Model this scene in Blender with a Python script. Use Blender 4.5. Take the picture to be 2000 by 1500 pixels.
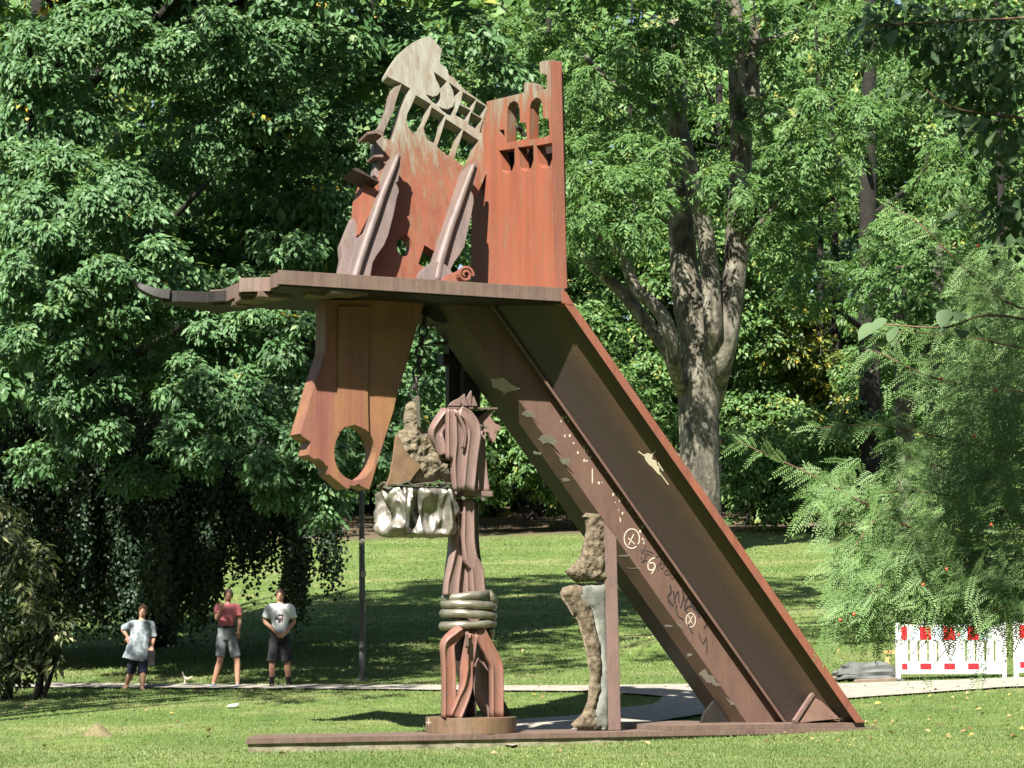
import bpy, bmesh, math, random
import numpy as np
from mathutils import Vector, Matrix, noise as mnoise
from mathutils.geometry import tessellate_polygon, delaunay_2d_cdt

scene = bpy.context.scene
for o in list(bpy.data.objects):
    bpy.data.objects.remove(o)
C = scene.collection

# ------------------------------------------------------------------ camera, sky, sun, exposure
F = 5150.0            # focal length in photo pixels (photo 2000 x 1500)
EYE = 1.6
HORIZON = 1247.0
PITCH = math.atan((HORIZON - 750.0) / F)
cam_d = bpy.data.cameras.new("camera")
cam = bpy.data.objects.new("camera", cam_d)
C.objects.link(cam)
cam.location = (0, 0, EYE)
cam.rotation_euler = (math.pi / 2 + PITCH, 0, 0)
cam_d.sensor_width = 36.0
cam_d.lens = 36.0 * F / 2000.0
cam_d.clip_start = 0.1
cam_d.clip_end = 2000
scene.camera = cam

SUN = Vector((-0.25, -0.63, 0.735)).normalized()      # direction towards the sun
SUN_EL = math.asin(SUN.z)
world = bpy.data.worlds.new("World")
scene.world = world
world.use_nodes = True
wn = world.node_tree.nodes
wl = world.node_tree.links
sky = wn.new("ShaderNodeTexSky")
sky.sky_type = 'NISHITA'
sky.sun_disc = False
sky.sun_elevation = SUN_EL
sky.sun_rotation = math.atan2(SUN.x, SUN.y)
bg = wn["Background"]
bg.inputs["Strength"].default_value = 0.05
wl.new(sky.outputs[0], bg.inputs["Color"])
sun_d = bpy.data.lights.new("sun", 'SUN')
sun_d.energy = 5.0
sun_d.angle = math.radians(0.5)
sun_d.color = (1.0, 0.95, 0.86)
sun = bpy.data.objects.new("sun", sun_d)
C.objects.link(sun)
sun.rotation_euler = SUN.to_track_quat('Z', 'Y').to_euler()
sun.location = (-10, -10, 40)
scene.view_settings.view_transform = 'Standard'
scene.view_settings.look = 'None'
scene.view_settings.gamma = 1.0
scene.view_settings.use_curve_mapping = False
scene.view_settings.exposure = 1.74
try:
    scene.cycles.max_bounces = 6
    scene.cycles.diffuse_bounces = 1
    scene.cycles.transmission_bounces = 3
    scene.cycles.glossy_bounces = 3
except Exception:
    pass

# ------------------------------------------------------------------ helpers
rng = np.random.default_rng(7)
random.seed(7)
cp, sp = math.cos(PITCH), math.sin(PITCH)
CAM = Vector((0, 0, EYE))


def ray(px, py):
    xc, yc = (px - 1000.0) / F, -(py - 750.0) / F
    return Vector((xc, cp - yc * sp, sp + yc * cp))


def on_plane(px, py, p0, n):
    d = ray(px, py)
    return CAM + d * ((p0 - CAM).dot(n) / d.dot(n))


def at_y(px, py, Y):
    d = ray(px, py)
    return CAM + d * (Y / d.y)


def at_z(px, py, z):
    d = ray(px, py)
    return CAM + d * ((z - EYE) / d.z)


def to_px(p):
    d = Vector(p) - CAM
    fw = d.y * cp + d.z * sp
    return 1000 + F * d.x / fw, 750 - F * (-d.y * sp + d.z * cp) / fw


GY = np.array([-60, 0, 30, 34, 36, 38.4, 41, 45, 47, 49, 54, 60, 70, 90, 110, 140, 200, 500.0])
GZ = np.array([-1, 0, .06, .11, .13, .155, .33, .66, .75, .83, 1.20, 1.78, 2.85, 5.05, 7.0, 9.5, 13, 20.0])
_sy = np.linspace(-60, 500, 2801)
_sz = np.interp(_sy, GY, GZ)
_k = np.ones(9) / 9
_sz = np.convolve(np.pad(_sz, 4, mode='edge'), _k, mode='valid')


def gh(x, y):
    x = np.asarray(x, float)
    y = np.asarray(y, float)
    z = np.interp(y, _sy, _sz) + 0.55 * np.tanh(0.022 * x / 0.55)
    z = z + 0.03 * np.sin(x * .9 + y * .31) * np.sin(y * .55 - x * .2) * np.clip((y - 45) / 12, 0, 1)
    z = z + 0.34 * np.exp(-(((x - 3.15) / 1.0) ** 2 + ((y - 54.5) / 1.6) ** 2))
    z = z + 0.10 * np.exp(-(((x + 6.25) / .42) ** 2 + ((y - 39.6) / .5) ** 2))
    z = z + 0.10 * np.exp(-(((x + 4.2) / 3.0) ** 2 + ((y - 33.6) / 2.2) ** 2))
    return z


def ghf(x, y):
    return float(gh(x, y))


def on_ground(px, py):
    d = ray(px, py)
    lo = None
    t = 20.0
    while t < 300:
        p = CAM + d * t
        if p.z < ghf(p.x, p.y):
            a, b = t - .25, t
            for _ in range(30):
                m = (a + b) / 2
                q = CAM + d * m
                if q.z < ghf(q.x, q.y):
                    b = m
                else:
                    a = m
            q = CAM + d * b
            return Vector((q.x, q.y, ghf(q.x, q.y)))
        t += .25
    return CAM + d * 100


ORG = {}


def tag(o, label=None, cat=None, group=None, kind=None):
    if label:
        o["label"] = label
    if cat:
        o["category"] = cat
    if group:
        o["group"] = group
    if kind:
        o["kind"] = kind
    return o


def empty(name, loc, label, cat, group=None):
    o = bpy.data.objects.new(name, None)
    o.empty_display_size = .2
    C.objects.link(o)
    o.location = loc
    ORG[o.name] = Vector(loc)
    return tag(o, label, cat, group)


def link_mesh(name, me, parent=None, org=None):
    """me holds coordinates relative to org"""
    o = bpy.data.objects.new(name, me)
    C.objects.link(o)
    org = Vector(org) if org is not None else Vector((0, 0, 0))
    ORG[o.name] = org
    if parent:
        o.parent = parent
        o.location = org - ORG[parent.name]
    else:
        o.location = org
    return o


class MB:
    def __init__(s):
        s.v, s.f, s.m = [], [], []

    def add(s, verts, faces, mi=0):
        n = len(s.v)
        s.v += [tuple(v) for v in verts]
        s.f += [tuple(i + n for i in f) for f in faces]
        s.m += [mi] * len(faces)
        return s

    def build(s, name, mats, parent=None, org=None, smooth=False, recalc=True):
        if org is None:
            org = ORG[parent.name] if parent else Vector((0, 0, 0))
        org = Vector(org)
        me = bpy.data.meshes.new(name)
        me.from_pydata([tuple(Vector(v) - org) for v in s.v], [], s.f)
        if not isinstance(mats, (list, tuple)):
            mats = [mats]
        for m in mats:
            me.materials.append(m)
        if len(mats) > 1:
            me.polygons.foreach_set("material_index", s.m)
        if recalc:
            bm = bmesh.new()
            bm.from_mesh(me)
            bmesh.ops.recalc_face_normals(bm, faces=bm.faces)
            bm.to_mesh(me)
            bm.free()
        if smooth:
            me.polygons.foreach_set("use_smooth", [True] * len(me.polygons))
        me.update()
        return link_mesh(name, me, parent, org)


def box(mb, p0, ex, ey, ez, mi=0):
    """box from corner p0 with edge vectors"""
    p0, ex, ey, ez = Vector(p0), Vector(ex), Vector(ey), Vector(ez)
    v = [p0, p0 + ex, p0 + ex + ey, p0 + ey, p0 + ez, p0 + ex + ez, p0 + ex + ey + ez, p0 + ey + ez]
    f = [(0, 3, 2, 1), (4, 5, 6, 7), (0, 1, 5, 4), (1, 2, 6, 5), (2, 3, 7, 6), (3, 0, 4, 7)]
    mb.add(v, f, mi)


def plate(mb, outer, holes, ext, mi=0):
    """outer/holes: lists of 3D points on one plane; ext: thickness vector (away from the viewer)"""
    loops = [list(outer)] + [list(h) for h in holes]
    flat = [Vector(p) for lp in loops for p in lp]
    tris = tessellate_polygon([[Vector(p) for p in lp] for lp in loops])
    n = len(flat)
    ext = Vector(ext)
    v = flat + [p + ext for p in flat]
    f = [tuple(t) for t in tris] + [tuple(i + n for i in reversed(t)) for t in tris]
    k = 0
    for lp in loops:
        m = len(lp)
        for i in range(m):
            a, b = k + i, k + (i + 1) % m
            f.append((a, b, b + n, a + n))
        k += m
    mb.add(v, f, mi)


def sweep(mb, pts, prof, hint, widths=None, twists=None, mi=0, cap=True, closed=False):
    """prof: list of (s, n); s runs across, n along hint; per point scale widths (number or pair)"""
    pts = [Vector(p) for p in pts]
    hint = Vector(hint).normalized()
    n = len(pts)
    m = len(prof)
    V = []
    for i, p in enumerate(pts):
        if closed:
            t = pts[(i + 1) % n] - pts[i - 1]
        elif i == 0:
            t = pts[1] - p
        elif i == n - 1:
            t = p - pts[-2]
        else:
            t = (pts[i + 1] - p).normalized() + (p - pts[i - 1]).normalized()
        t.normalize()
        s = t.cross(hint)
        if s.length < 1e-4:
            s = t.orthogonal()
        s.normalize()
        h = s.cross(t).normalized()
        a = twists[i] if twists else 0.0
        s2 = s * math.cos(a) + h * math.sin(a)
        h2 = h * math.cos(a) - s * math.sin(a)
        w = widths[i] if widths else 1.0
        ws, wh = (w if isinstance(w, (tuple, list)) else (w, w))
        for (x, y) in prof:
            V.append(p + s2 * x * ws + h2 * y * wh)
    Fc = []
    rows = n if closed else n - 1
    for i in range(rows):
        j = (i + 1) % n
        for k in range(m):
            k2 = (k + 1) % m
            Fc.append((i * m + k, i * m + k2, j * m + k2, j * m + k))
    if cap and not closed:
        Fc.append(tuple(range(m - 1, -1, -1)))
        Fc.append(tuple((n - 1) * m + k for k in range(m)))
    mb.add(V, Fc, mi)


def circ(n=8):
    return [(math.cos(2 * math.pi * i / n), math.sin(2 * math.pi * i / n)) for i in range(n)]


def smooth_path(pts, k=4):
    """Catmull-Rom resample"""
    P = [Vector(p) for p in pts]
    out = []
    for i in range(len(P) - 1):
        p0, p1, p2 = P[max(i - 1, 0)], P[i], P[i + 1]
        p3 = P[min(i + 2, len(P) - 1)]
        for j in range(k):
            t = j / k
            out.append(0.5 * ((2 * p1) + (p2 - p0) * t + (2 * p0 - 5 * p1 + 4 * p2 - p3) * t * t + (3 * p1 - p0 - 3 * p2 + p3) * t ** 3))
    out.append(P[-1])
    return out


def lerp_list(vals, k):
    out = []
    for i in range(len(vals) - 1):
        for j in range(k):
            t = j / k
            out.append(vals[i] * (1 - t) + vals[i + 1] * t)
    out.append(vals[-1])
    return out


def tube(mb, pts, radii, n=7, k=3, mi=0):
    sp_ = smooth_path(pts, k)
    rr = lerp_list(list(radii), k)
    d = Vector(pts[-1]) - Vector(pts[0])
    hint = Vector((0, -1, 0)) if abs(d.normalized().y) < .8 else Vector((0, 0, 1))
    sweep(mb, sp_, circ(n), hint, rr, mi=mi)


# ------------------------------------------------------------------ materials
def mat(name):
    m = bpy.data.materials.new(name)
    m.use_nodes = True
    nt = m.node_tree
    b = nt.nodes["Principled BSDF"]
    return m, nt, b


def N(nt, t, **kw):
    n = nt.nodes.new(t)
    for k, v in kw.items():
        setattr(n, k, v)
    return n


def noise_node(nt, scale, detail=4, rough=.55, vec=None, sc3=None, dist=0.0):
    tc = N(nt, "ShaderNodeTexCoord")
    n = N(nt, "ShaderNodeTexNoise")
    n.inputs["Scale"].default_value = scale
    n.inputs["Detail"].default_value = detail
    n.inputs["Roughness"].default_value = rough
    n.inputs["Distortion"].default_value = dist
    mp = N(nt, "ShaderNodeMapping")
    if sc3:
        mp.inputs["Scale"].default_value = sc3
    nt.links.new(tc.outputs["Object"], mp.inputs[0])
    nt.links.new(mp.outputs[0], n.inputs["Vector"])
    return n


def ramp(nt, src, stops, interp='LINEAR'):
    r = N(nt, "ShaderNodeValToRGB")
    r.color_ramp.interpolation = interp
    els = r.color_ramp.elements
    while len(els) < len(stops):
        els.new(.5)
    for e, (p, c) in zip(els, stops):
        e.position = p
        e.color = (*c, 1) if len(c) == 3 else c
    nt.links.new(src, r.inputs[0])
    return r


def mixc(nt, fac, a, b, mode='MIX'):
    m = N(nt, "ShaderNodeMixRGB", blend_type=mode)
    for i, s in ((0, fac), (1, a), (2, b)):
        if hasattr(s, "is_linked"):
            nt.links.new(s, m.inputs[i])
        elif isinstance(s, (int, float)):
            m.inputs[i].default_value = s
        else:
            m.inputs[i].default_value = (*s, 1)
    return m.outputs[0]


def bump(nt, b, src, strength=.3, dist=.02, normal=None):
    bp = N(nt, "ShaderNodeBump")
    bp.inputs["Strength"].default_value = strength
    bp.inputs["Distance"].default_value = dist
    nt.links.new(src, bp.inputs["Height"])
    if normal:
        nt.links.new(normal, bp.inputs["Normal"])
    nt.links.new(bp.outputs[0], b.inputs["Normal"])


def gray(v):
    return (v, v, v)


def steel(name, c1, c2, c3, streak=(5, 5, .5), lichen=None, lich_amt=.5, rough=.62, bevel=.014, rust_mix=.5, yellow=0.0):
    """weathered steel: c1 base, c2 streak tone, c3 darker mottling, lichen=(z0, z1) height over which white crust gathers"""
    m, nt, b = mat(name)
    L = nt.links
    n1 = noise_node(nt, 1.0, 5, .6, sc3=streak)
    n2 = noise_node(nt, 2.2, 6, .65)
    n3 = noise_node(nt, 38, 3, .6)
    f1 = ramp(nt, n1.outputs[0], [(.38, gray(0)), (.62, gray(1))]).outputs[0]
    n4 = noise_node(nt, 1.0, 6, .68, sc3=(streak[0] * 1.7, streak[1] * 1.7, streak[2] * 1.3), dist=.25)
    f4 = ramp(nt, n4.outputs[0], [(.34, gray(.80)), (.50, gray(1)), (.70, gray(1.10))]).outputs[0]
    f2 = ramp(nt, n2.outputs[0], [(.42, gray(0)), (.66, gray(1))]).outputs[0]
    col = mixc(nt, f1, c1, c2)
    f2s = N(nt, "ShaderNodeMath", operation='MULTIPLY')
    L.new(f2, f2s.inputs[0])
    f2s.inputs[1].default_value = rust_mix
    col = mixc(nt, f2s.outputs[0], col, c3)
    g = ramp(nt, n3.outputs[0], [(.3, gray(.88)), (.7, gray(1.07))]).outputs[0]
    col = mixc(nt, 1.0, col, g, 'MULTIPLY')
    col = mixc(nt, 1.0, col, f4, 'MULTIPLY')
    if lichen:
        tc = N(nt, "ShaderNodeTexCoord")
        sx = N(nt, "ShaderNodeSeparateXYZ")
        L.new(tc.outputs["Object"], sx.inputs[0])
        mr = N(nt, "ShaderNodeMapRange", interpolation_type='SMOOTHSTEP')
        L.new(sx.outputs[2], mr.inputs[0])
        mr.inputs[1].default_value = lichen[0]
        mr.inputs[2].default_value = lichen[1]
        nl = noise_node(nt, 1.0, 7, .72, sc3=(11, 11, 1.5))
        ad = N(nt, "ShaderNodeMath", operation='MULTIPLY_ADD')
        L.new(mr.outputs[0], ad.inputs[0])
        ad.inputs[1].default_value = lich_amt
        L.new(nl.outputs[0], ad.inputs[2])
        lf = ramp(nt, ad.outputs[0], [(.62, gray(0)), (.98, gray(.85))]).outputs[0]
        yf = ramp(nt, ad.outputs[0], [(.50, gray(0)), (.76, gray(.82))]).outputs[0]
        col = mixc(nt, yf, col, (.115, .088, .05))
        col = mixc(nt, lf, col, (.24, .25, .21))
    L.new(col, b.inputs["Base Color"])
    b.inputs["Roughness"].default_value = rough
    b.inputs["Specular IOR Level"].default_value = .35
    nb = noise_node(nt, 26, 5, .6)
    if bevel:
        bv = N(nt, "ShaderNodeBevel", samples=3)
        bv.inputs["Radius"].default_value = bevel
        bump(nt, b, nb.outputs[0], .25, .006, bv.outputs[0])
    else:
        bump(nt, b, nb.outputs[0], .25, .006)
    return m


def simple(name, col, rough=.7, var=.2, scale=8, metallic=0.0, bumpd=0.0, bscale=30, spec=.4, col2=None):
    m, nt, b = mat(name)
    n = noise_node(nt, scale, 5, .6)
    a = tuple(c * (1 - var) for c in col)
    c2 = col2 or tuple(min(1, c * (1 + var)) for c in col)
    r = ramp(nt, n.outputs[0], [(.3, a), (.7, c2)])
    nt.links.new(r.outputs[0], b.inputs["Base Color"])
    b.inputs["Roughness"].default_value = rough
    b.inputs["Metallic"].default_value = metallic
    b.inputs["Specular IOR Level"].default_value = spec
    if bumpd:
        nb = noise_node(nt, bscale, 5, .6)
        bump(nt, b, nb.outputs[0], .5, bumpd)
    return m


def leaf_mat(name, dark, light, yellow=None, yfrac=.985, trans=.3, rough=.5, spec=.32):
    m, nt, b = mat(name)
    L = nt.links
    at = N(nt, "ShaderNodeAttribute", attribute_name="rnd")
    stops = [(0, dark), (.6, tuple((a + c) / 2 for a, c in zip(dark, light))), (yfrac - .02, light)]
    if yellow:
        stops += [(yfrac, yellow)]
    r = ramp(nt, at.outputs["Fac"], stops)
    L.new(r.outputs[0], b.inputs["Base Color"])
    b.inputs["Roughness"].default_value = rough
    b.inputs["Specular IOR Level"].default_value = spec
    tr = N(nt, "ShaderNodeBsdfTranslucent")
    tcol = mixc(nt, .5, r.outputs[0], (.16, .26, .03))
    L.new(tcol, tr.inputs[0])
    mx = N(nt, "ShaderNodeMixShader")
    mx.inputs[0].default_value = trans
    L.new(b.outputs[0], mx.inputs[1])
    L.new(tr.outputs[0], mx.inputs[2])
    L.new(mx.outputs[0], nt.nodes["Material Output"].inputs["Surface"])
    return m


M = {}
# weathering steels of the sculpture
M['rust'] = steel("rust_orange_steel", (0.183, 0.0545, 0.0282), (0.153, 0.0501, 0.0299), (0.193, 0.0716, 0.0384), streak=(4, 4, .3), lichen=(7.3, 9.1), lich_amt=.36)
M['rust_right'] = steel("rust_orange_bare", (0.216, 0.0648, 0.0344), (0.183, 0.0576, 0.0321), (0.204, 0.072, 0.0413), streak=(3.5, 3.5, .25), lichen=(7.9, 9.8), lich_amt=.32)
M['grey_rust'] = steel("mauve_grey_steel", (0.153, 0.116, 0.111), (0.129, 0.101, 0.0991), (0.184, 0.129, 0.108), lichen=(6, 12), lich_amt=.34, rough=.55)
M['edge'] = steel("brown_edge_steel", (0.133, 0.086, 0.0688), (0.103, 0.0688, 0.0568), (0.163, 0.125, 0.0946), streak=(14, 14, .6))
M['under'] = steel("underside_shade_steel", (.020, .014, .011), (.016, .012, .010), (.026, .018, .013))  # shade below the platform, put into the colour
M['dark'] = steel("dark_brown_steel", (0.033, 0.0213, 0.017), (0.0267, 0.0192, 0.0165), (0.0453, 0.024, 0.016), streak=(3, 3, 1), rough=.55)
M['mid'] = steel("brown_painted_steel", (0.124, 0.0728, 0.0553), (0.11, 0.065, 0.05), (0.134, 0.0845, 0.065), streak=(3, 3, 1), rough=.55, rust_mix=.35)
M['flange'] = steel("orange_flange_steel", (0.211, 0.0746, 0.0453), (0.176, 0.064, 0.04), (0.158, 0.0746, 0.0533), streak=(5, 5, .8), rough=.6)
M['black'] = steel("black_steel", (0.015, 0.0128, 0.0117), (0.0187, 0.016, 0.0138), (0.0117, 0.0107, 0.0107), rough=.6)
M['figure'] = steel("plum_brown_steel", (0.176, 0.116, 0.1), (0.156, 0.108, 0.096), (0.207, 0.132, 0.112), streak=(5, 5, 1.2), rough=.38, bevel=.022)
M['figure_leg'] = steel("red_brown_steel", (0.186, 0.0901, 0.0693), (0.158, 0.0936, 0.0763), (0.238, 0.0901, 0.052), streak=(6, 6, 1.5), rough=.40, bevel=.022)
M['hang'] = steel("pink_rust_steel", (.20, .075, .056), (.215, .115, .050), (.135, .062, .06), streak=(3.0, 3.0, .10), rough=.55, rust_mix=.6)
M['disc'] = steel("olive_rust_steel", (0.128, 0.0826, 0.0507), (0.107, 0.0746, 0.0453), (0.16, 0.08, 0.0453), streak=(5, 5, 2), rough=.6)


def peeled():
    m, nt, b = mat("peeling_brown_paint")
    n = noise_node(nt, 1.0, 6, .6, sc3=(1.6, 1.6, 6), dist=.4)
    z = noise_node(nt, .5, 2, .5)
    mu = N(nt, "ShaderNodeMath", operation='MULTIPLY_ADD')
    nt.links.new(z.outputs[0], mu.inputs[0])
    mu.inputs[1].default_value = .5
    nt.links.new(n.outputs[0], mu.inputs[2])
    f = ramp(nt, mu.outputs[0], [(.905, gray(0)), (.925, gray(1))]).outputs[0]
    n2 = noise_node(nt, 6, 5)
    base = ramp(nt, n2.outputs[0], [(.3, (.052, .034, .021)), (.7, (.075, .047, .03))]).outputs[0]
    col = mixc(nt, f, base, (.16, .15, .10))
    nt.links.new(col, b.inputs["Base Color"])
    b.inputs["Roughness"].default_value = .6
    bump(nt, b, f, .4, .004)
    return m


M['peeled'] = peeled()


def web_mat():
    """dark web with a rust bloom along one side (an attribute runs 0..1 across the sheet)"""
    m, nt, b = mat("dark_web_steel")
    at = N(nt, "ShaderNodeAttribute", attribute_name="across")
    n1 = noise_node(nt, 1.5, 6, .65)
    n2 = noise_node(nt, 40, 4)
    ad = N(nt, "ShaderNodeMath", operation='MULTIPLY_ADD')
    nt.links.new(n1.outputs[0], ad.inputs[0])
    ad.inputs[1].default_value = .5
    nt.links.new(at.outputs["Fac"], ad.inputs[2])
    r = ramp(nt, ad.outputs[0], [(.25, (.034, .023, .020)), (.75, (.031, .020, .017)), (.92, (.043, .026, .016)), (1.05, (.054, .031, .017)), (1.18, (.052, .028, .017)), (1.3, (.046, .027, .018))])
    # ramp positions live in 0..1, so squeeze the input
    sq = N(nt, "ShaderNodeMath", operation='MULTIPLY')
    nt.links.new(ad.outputs[0], sq.inputs[0])
    sq.inputs[1].default_value = .7
    els = r.color_ramp.elements
    for e, p in zip(els, (.18, .52, .64, .72, .82, .92)):
        e.position = p
    nt.links.new(sq.outputs[0], r.inputs[0])
    g = ramp(nt, n2.outputs[0], [(.3, gray(.75)), (.7, gray(1.15))]).outputs[0]
    col = mixc(nt, 1.0, r.outputs[0], g, 'MULTIPLY')
    nt.links.new(col, b.inputs["Base Color"])
    b.inputs["Roughness"].default_value = .5
    bump(nt, b, n2.outputs[0], .2, .004)
    return m


M['web'] = web_mat()
def mottled_bark():
    m, nt, b = mat("mottled_pale_bark")
    a = noise_node(nt, 1.0, 6, .65, sc3=(2.6, 2.6, 1.1), dist=.6)
    c = noise_node(nt, 7, 5, .7)
    base = ramp(nt, a.outputs[0], [(.36, (.030, .026, .020)), (.47, (.085, .075, .055)), (.55, (.15, .135, .10)), (.66, (.23, .215, .17))]).outputs[0]
    g = ramp(nt, c.outputs[0], [(.3, gray(.55)), (.7, gray(1.2))]).outputs[0]
    nt.links.new(mixc(nt, 1.0, base, g, 'MULTIPLY'), b.inputs["Base Color"])
    b.inputs["Roughness"].default_value = .9
    bump(nt, b, c.outputs[0], .7, .06)
    return m


M['cream'] = simple("cream_paint", (.45, .40, .29), .6, .1)
M['chalk'] = simple("chalk_white", (.42, .38, .31), .8, .2, scale=60)
M['marker'] = simple("black_marker", (.03, .024, .024), .6, .3)
M['greypaint'] = simple("grey_paint_patch", (.20, .19, .155), .7, .2)
M['concrete'] = simple("mossy_concrete", (.15, .135, .08), .9, .4, scale=5, bumpd=.02, bscale=18, col2=(.28, .265, .175))
M['bone_grey'] = simple("grey_cast_concrete", (.10, .105, .09), .88, .3, scale=6, bumpd=.015, bscale=30, col2=(.175, .18, .155))
M['bone_rock'] = simple("rough_tan_stone", (.06, .043, .026), .95, .4, scale=14, bumpd=.05, bscale=22, col2=(.17, .135, .09))
M['rock'] = simple("broken_concrete", (.10, .08, .05), .95, .35, scale=12, bumpd=.06, bscale=30, col2=(.18, .15, .10))
M['rockplate'] = simple("rusty_plate", (.135, .083, .046), .75, .3, scale=6, bumpd=.01)
M['chrome'] = simple("crushed_sheet_metal", (.17, .155, .125), .42, .4, scale=5, metallic=.6, col2=(.33, .31, .265))
M['coil'] = simple("dull_pipe", (.17, .155, .11), .38, .3, scale=5, metallic=.6, col2=(.29, .275, .22))
M['lamp_pole'] = simple("dark_grey_pole", (.06, .064, .06), .6, .25, scale=9)
M['white_plastic'] = simple("white_plastic", (.50, .50, .49), .5, .1, scale=7, col2=(.64, .64, .65))
M['red_foil'] = simple("red_reflective", (.62, .02, .03), .35, .08)
M['pale_foil'] = simple("pale_blue_reflective", (.48, .58, .60), .35, .05)
M['slab'] = simple("grey_tarred_slab", (.10, .105, .10), .85, .35, scale=4, bumpd=.04, bscale=6)
M['timber'] = simple("yellow_timber", (.45, .26, .10), .6, .12)
M['old_timber'] = simple("old_board", (.2, .15, .11), .85, .3, scale=6)
M['bark_pale'] = mottled_bark()
M['bark_dark'] = simple("dark_bark", (.013, .011, .009), .95, .4, scale=4, bumpd=.05, bscale=12)
M['bark_twig'] = simple("twig_bark", (.13, .085, .05), .9, .3, scale=10)
M['skin'] = simple("skin", (.36, .20, .135), .55, .1, scale=12)
M['path'] = simple("pale_gravel", (.215, .198, .162), .95, .2, scale=7, bumpd=.012, bscale=70, col2=(.31, .288, .242))
M['litter_leaf'] = None
M['lf_maple'] = leaf_mat("maple_leaf", (.052, .122, .044), (.13, .24, .10), (.50, .34, .04), .994, trans=.33)
M['lf_ash'] = leaf_mat("ash_leaf", (.06, .14, .036), (.155, .27, .088), (.34, .28, .05), .993, trans=.45)
M['lf_bg'] = leaf_mat("woodland_leaf", (.046, .11, .026), (.14, .245, .072), (.32, .27, .04), .985, trans=.3)
M['lf_bgy'] = leaf_mat("yellowing_leaf", (.05, .09, .016), (.16, .20, .035), (.45, .34, .05), .90, trans=.4)
M['lf_blue'] = leaf_mat("dark_conifer_leaf", (.012, .036, .022), (.030, .070, .042), None, .98, trans=.15)
M['lf_dark'] = leaf_mat("beech_leaf", (.012, .030, .015), (.034, .062, .028), (.13, .14, .03), .985, trans=.15)
M['lf_bush'] = leaf_mat("bush_leaf", (.03, .042, .014), (.10, .12, .04), (.40, .38, .18), .95, trans=.2)
M['lf_yew'] = leaf_mat("yew_needle", (.065, .135, .034), (.155, .255, .078), None, .98, trans=.2, rough=.55)
M['lf_lime'] = leaf_mat("lime_leaf", (.07, .12, .055), (.14, .21, .10), None, .98, trans=.3)
M['lf_limed'] = leaf_mat("lime_shade_leaf", (.05, .105, .04), (.11, .19, .075), None, .98, trans=.3)  # darker copy of the lime leaf: shade put into the colour
M['berry'] = simple("red_berry", (.62, .09, .05), .3, .1)
M['lf_litter'] = leaf_mat("fallen_leaf", (.12, .075, .03), (.36, .28, .13), (.40, .32, .08), .9, trans=.1)
M['blade'] = leaf_mat("grass_blade", (.070, .118, .028), (.19, .23, .08), (.36, .33, .15), .88, trans=.25)
# ------------------------------------------------------------------ ground
def grass_mat():
    m, nt, b = mat("lawn_grass")
    L = nt.links
    n1 = noise_node(nt, 1.0, 6, .6, sc3=(.35, .6, .3))
    n2 = noise_node(nt, 3.0, 5, .7)
    n3 = noise_node(nt, 45, 3, .7)
    base = ramp(nt, n1.outputs[0], [(.35, (.075, .128, .028)), (.52, (.112, .16, .042)), (.68, (.20, .21, .085))]).outputs[0]
    d = ramp(nt, n2.outputs[0], [(.3, gray(.66)), (.7, gray(1.18))]).outputs[0]
    col = mixc(nt, 1.0, base, d, 'MULTIPLY')
    f = ramp(nt, n3.outputs[0], [(.3, gray(.62)), (.7, gray(1.25))]).outputs[0]
    col = mixc(nt, 1.0, col, f, 'MULTIPLY')
    # leaf litter under the wood at the back
    tc = N(nt, "ShaderNodeTexCoord")
    sx = N(nt, "ShaderNodeSeparateXYZ")
    L.new(tc.outputs["Object"], sx.inputs[0])
    mr = N(nt, "ShaderNodeMapRange", interpolation_type='SMOOTHSTEP')
    L.new(sx.outputs[1], mr.inputs[0])
    mr.inputs[1].default_value = 88.5
    mr.inputs[2].default_value = 92.5
    col = mixc(nt, mr.outputs[0], col, (.10, .075, .05))
    L.new(col, b.inputs["Base Color"])
    b.inputs["Roughness"].default_value = .9
    b.inputs["Specular IOR Level"].default_value = .15
    nb = noise_node(nt, 70, 4, .7)
    bump(nt, b, nb.outputs[0], .6, .03)
    return m


M['grass'] = grass_mat()
xs = np.concatenate([np.arange(-150, -16, 12), np.arange(-16, 18, .35), np.arange(18, 160, 12)])
ys = np.concatenate([np.arange(-50, 28, 6), np.arange(28, 60, .3), np.arange(60, 104, .9), np.arange(104, 420, 12)])
X, Y = np.meshgrid(xs, ys)
Z = gh(X, Y)
nx, ny = len(xs), len(ys)
gv = np.stack([X, Y, Z], -1).reshape(-1, 3)
ii = (np.arange(ny - 1)[:, None] * nx + np.arange(nx - 1)[None, :]).reshape(-1)
gf = np.stack([ii, ii + 1, ii + 1 + nx, ii + nx], -1)
gme = bpy.data.meshes.new("lawn_ground")
gme.from_pydata(gv.tolist(), [], gf.tolist())
gme.polygons.foreach_set("use_smooth", [True] * len(gme.polygons))
gme.materials.append(M['grass'])
tag(link_mesh("lawn_ground", gme), kind='structure')


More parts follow.
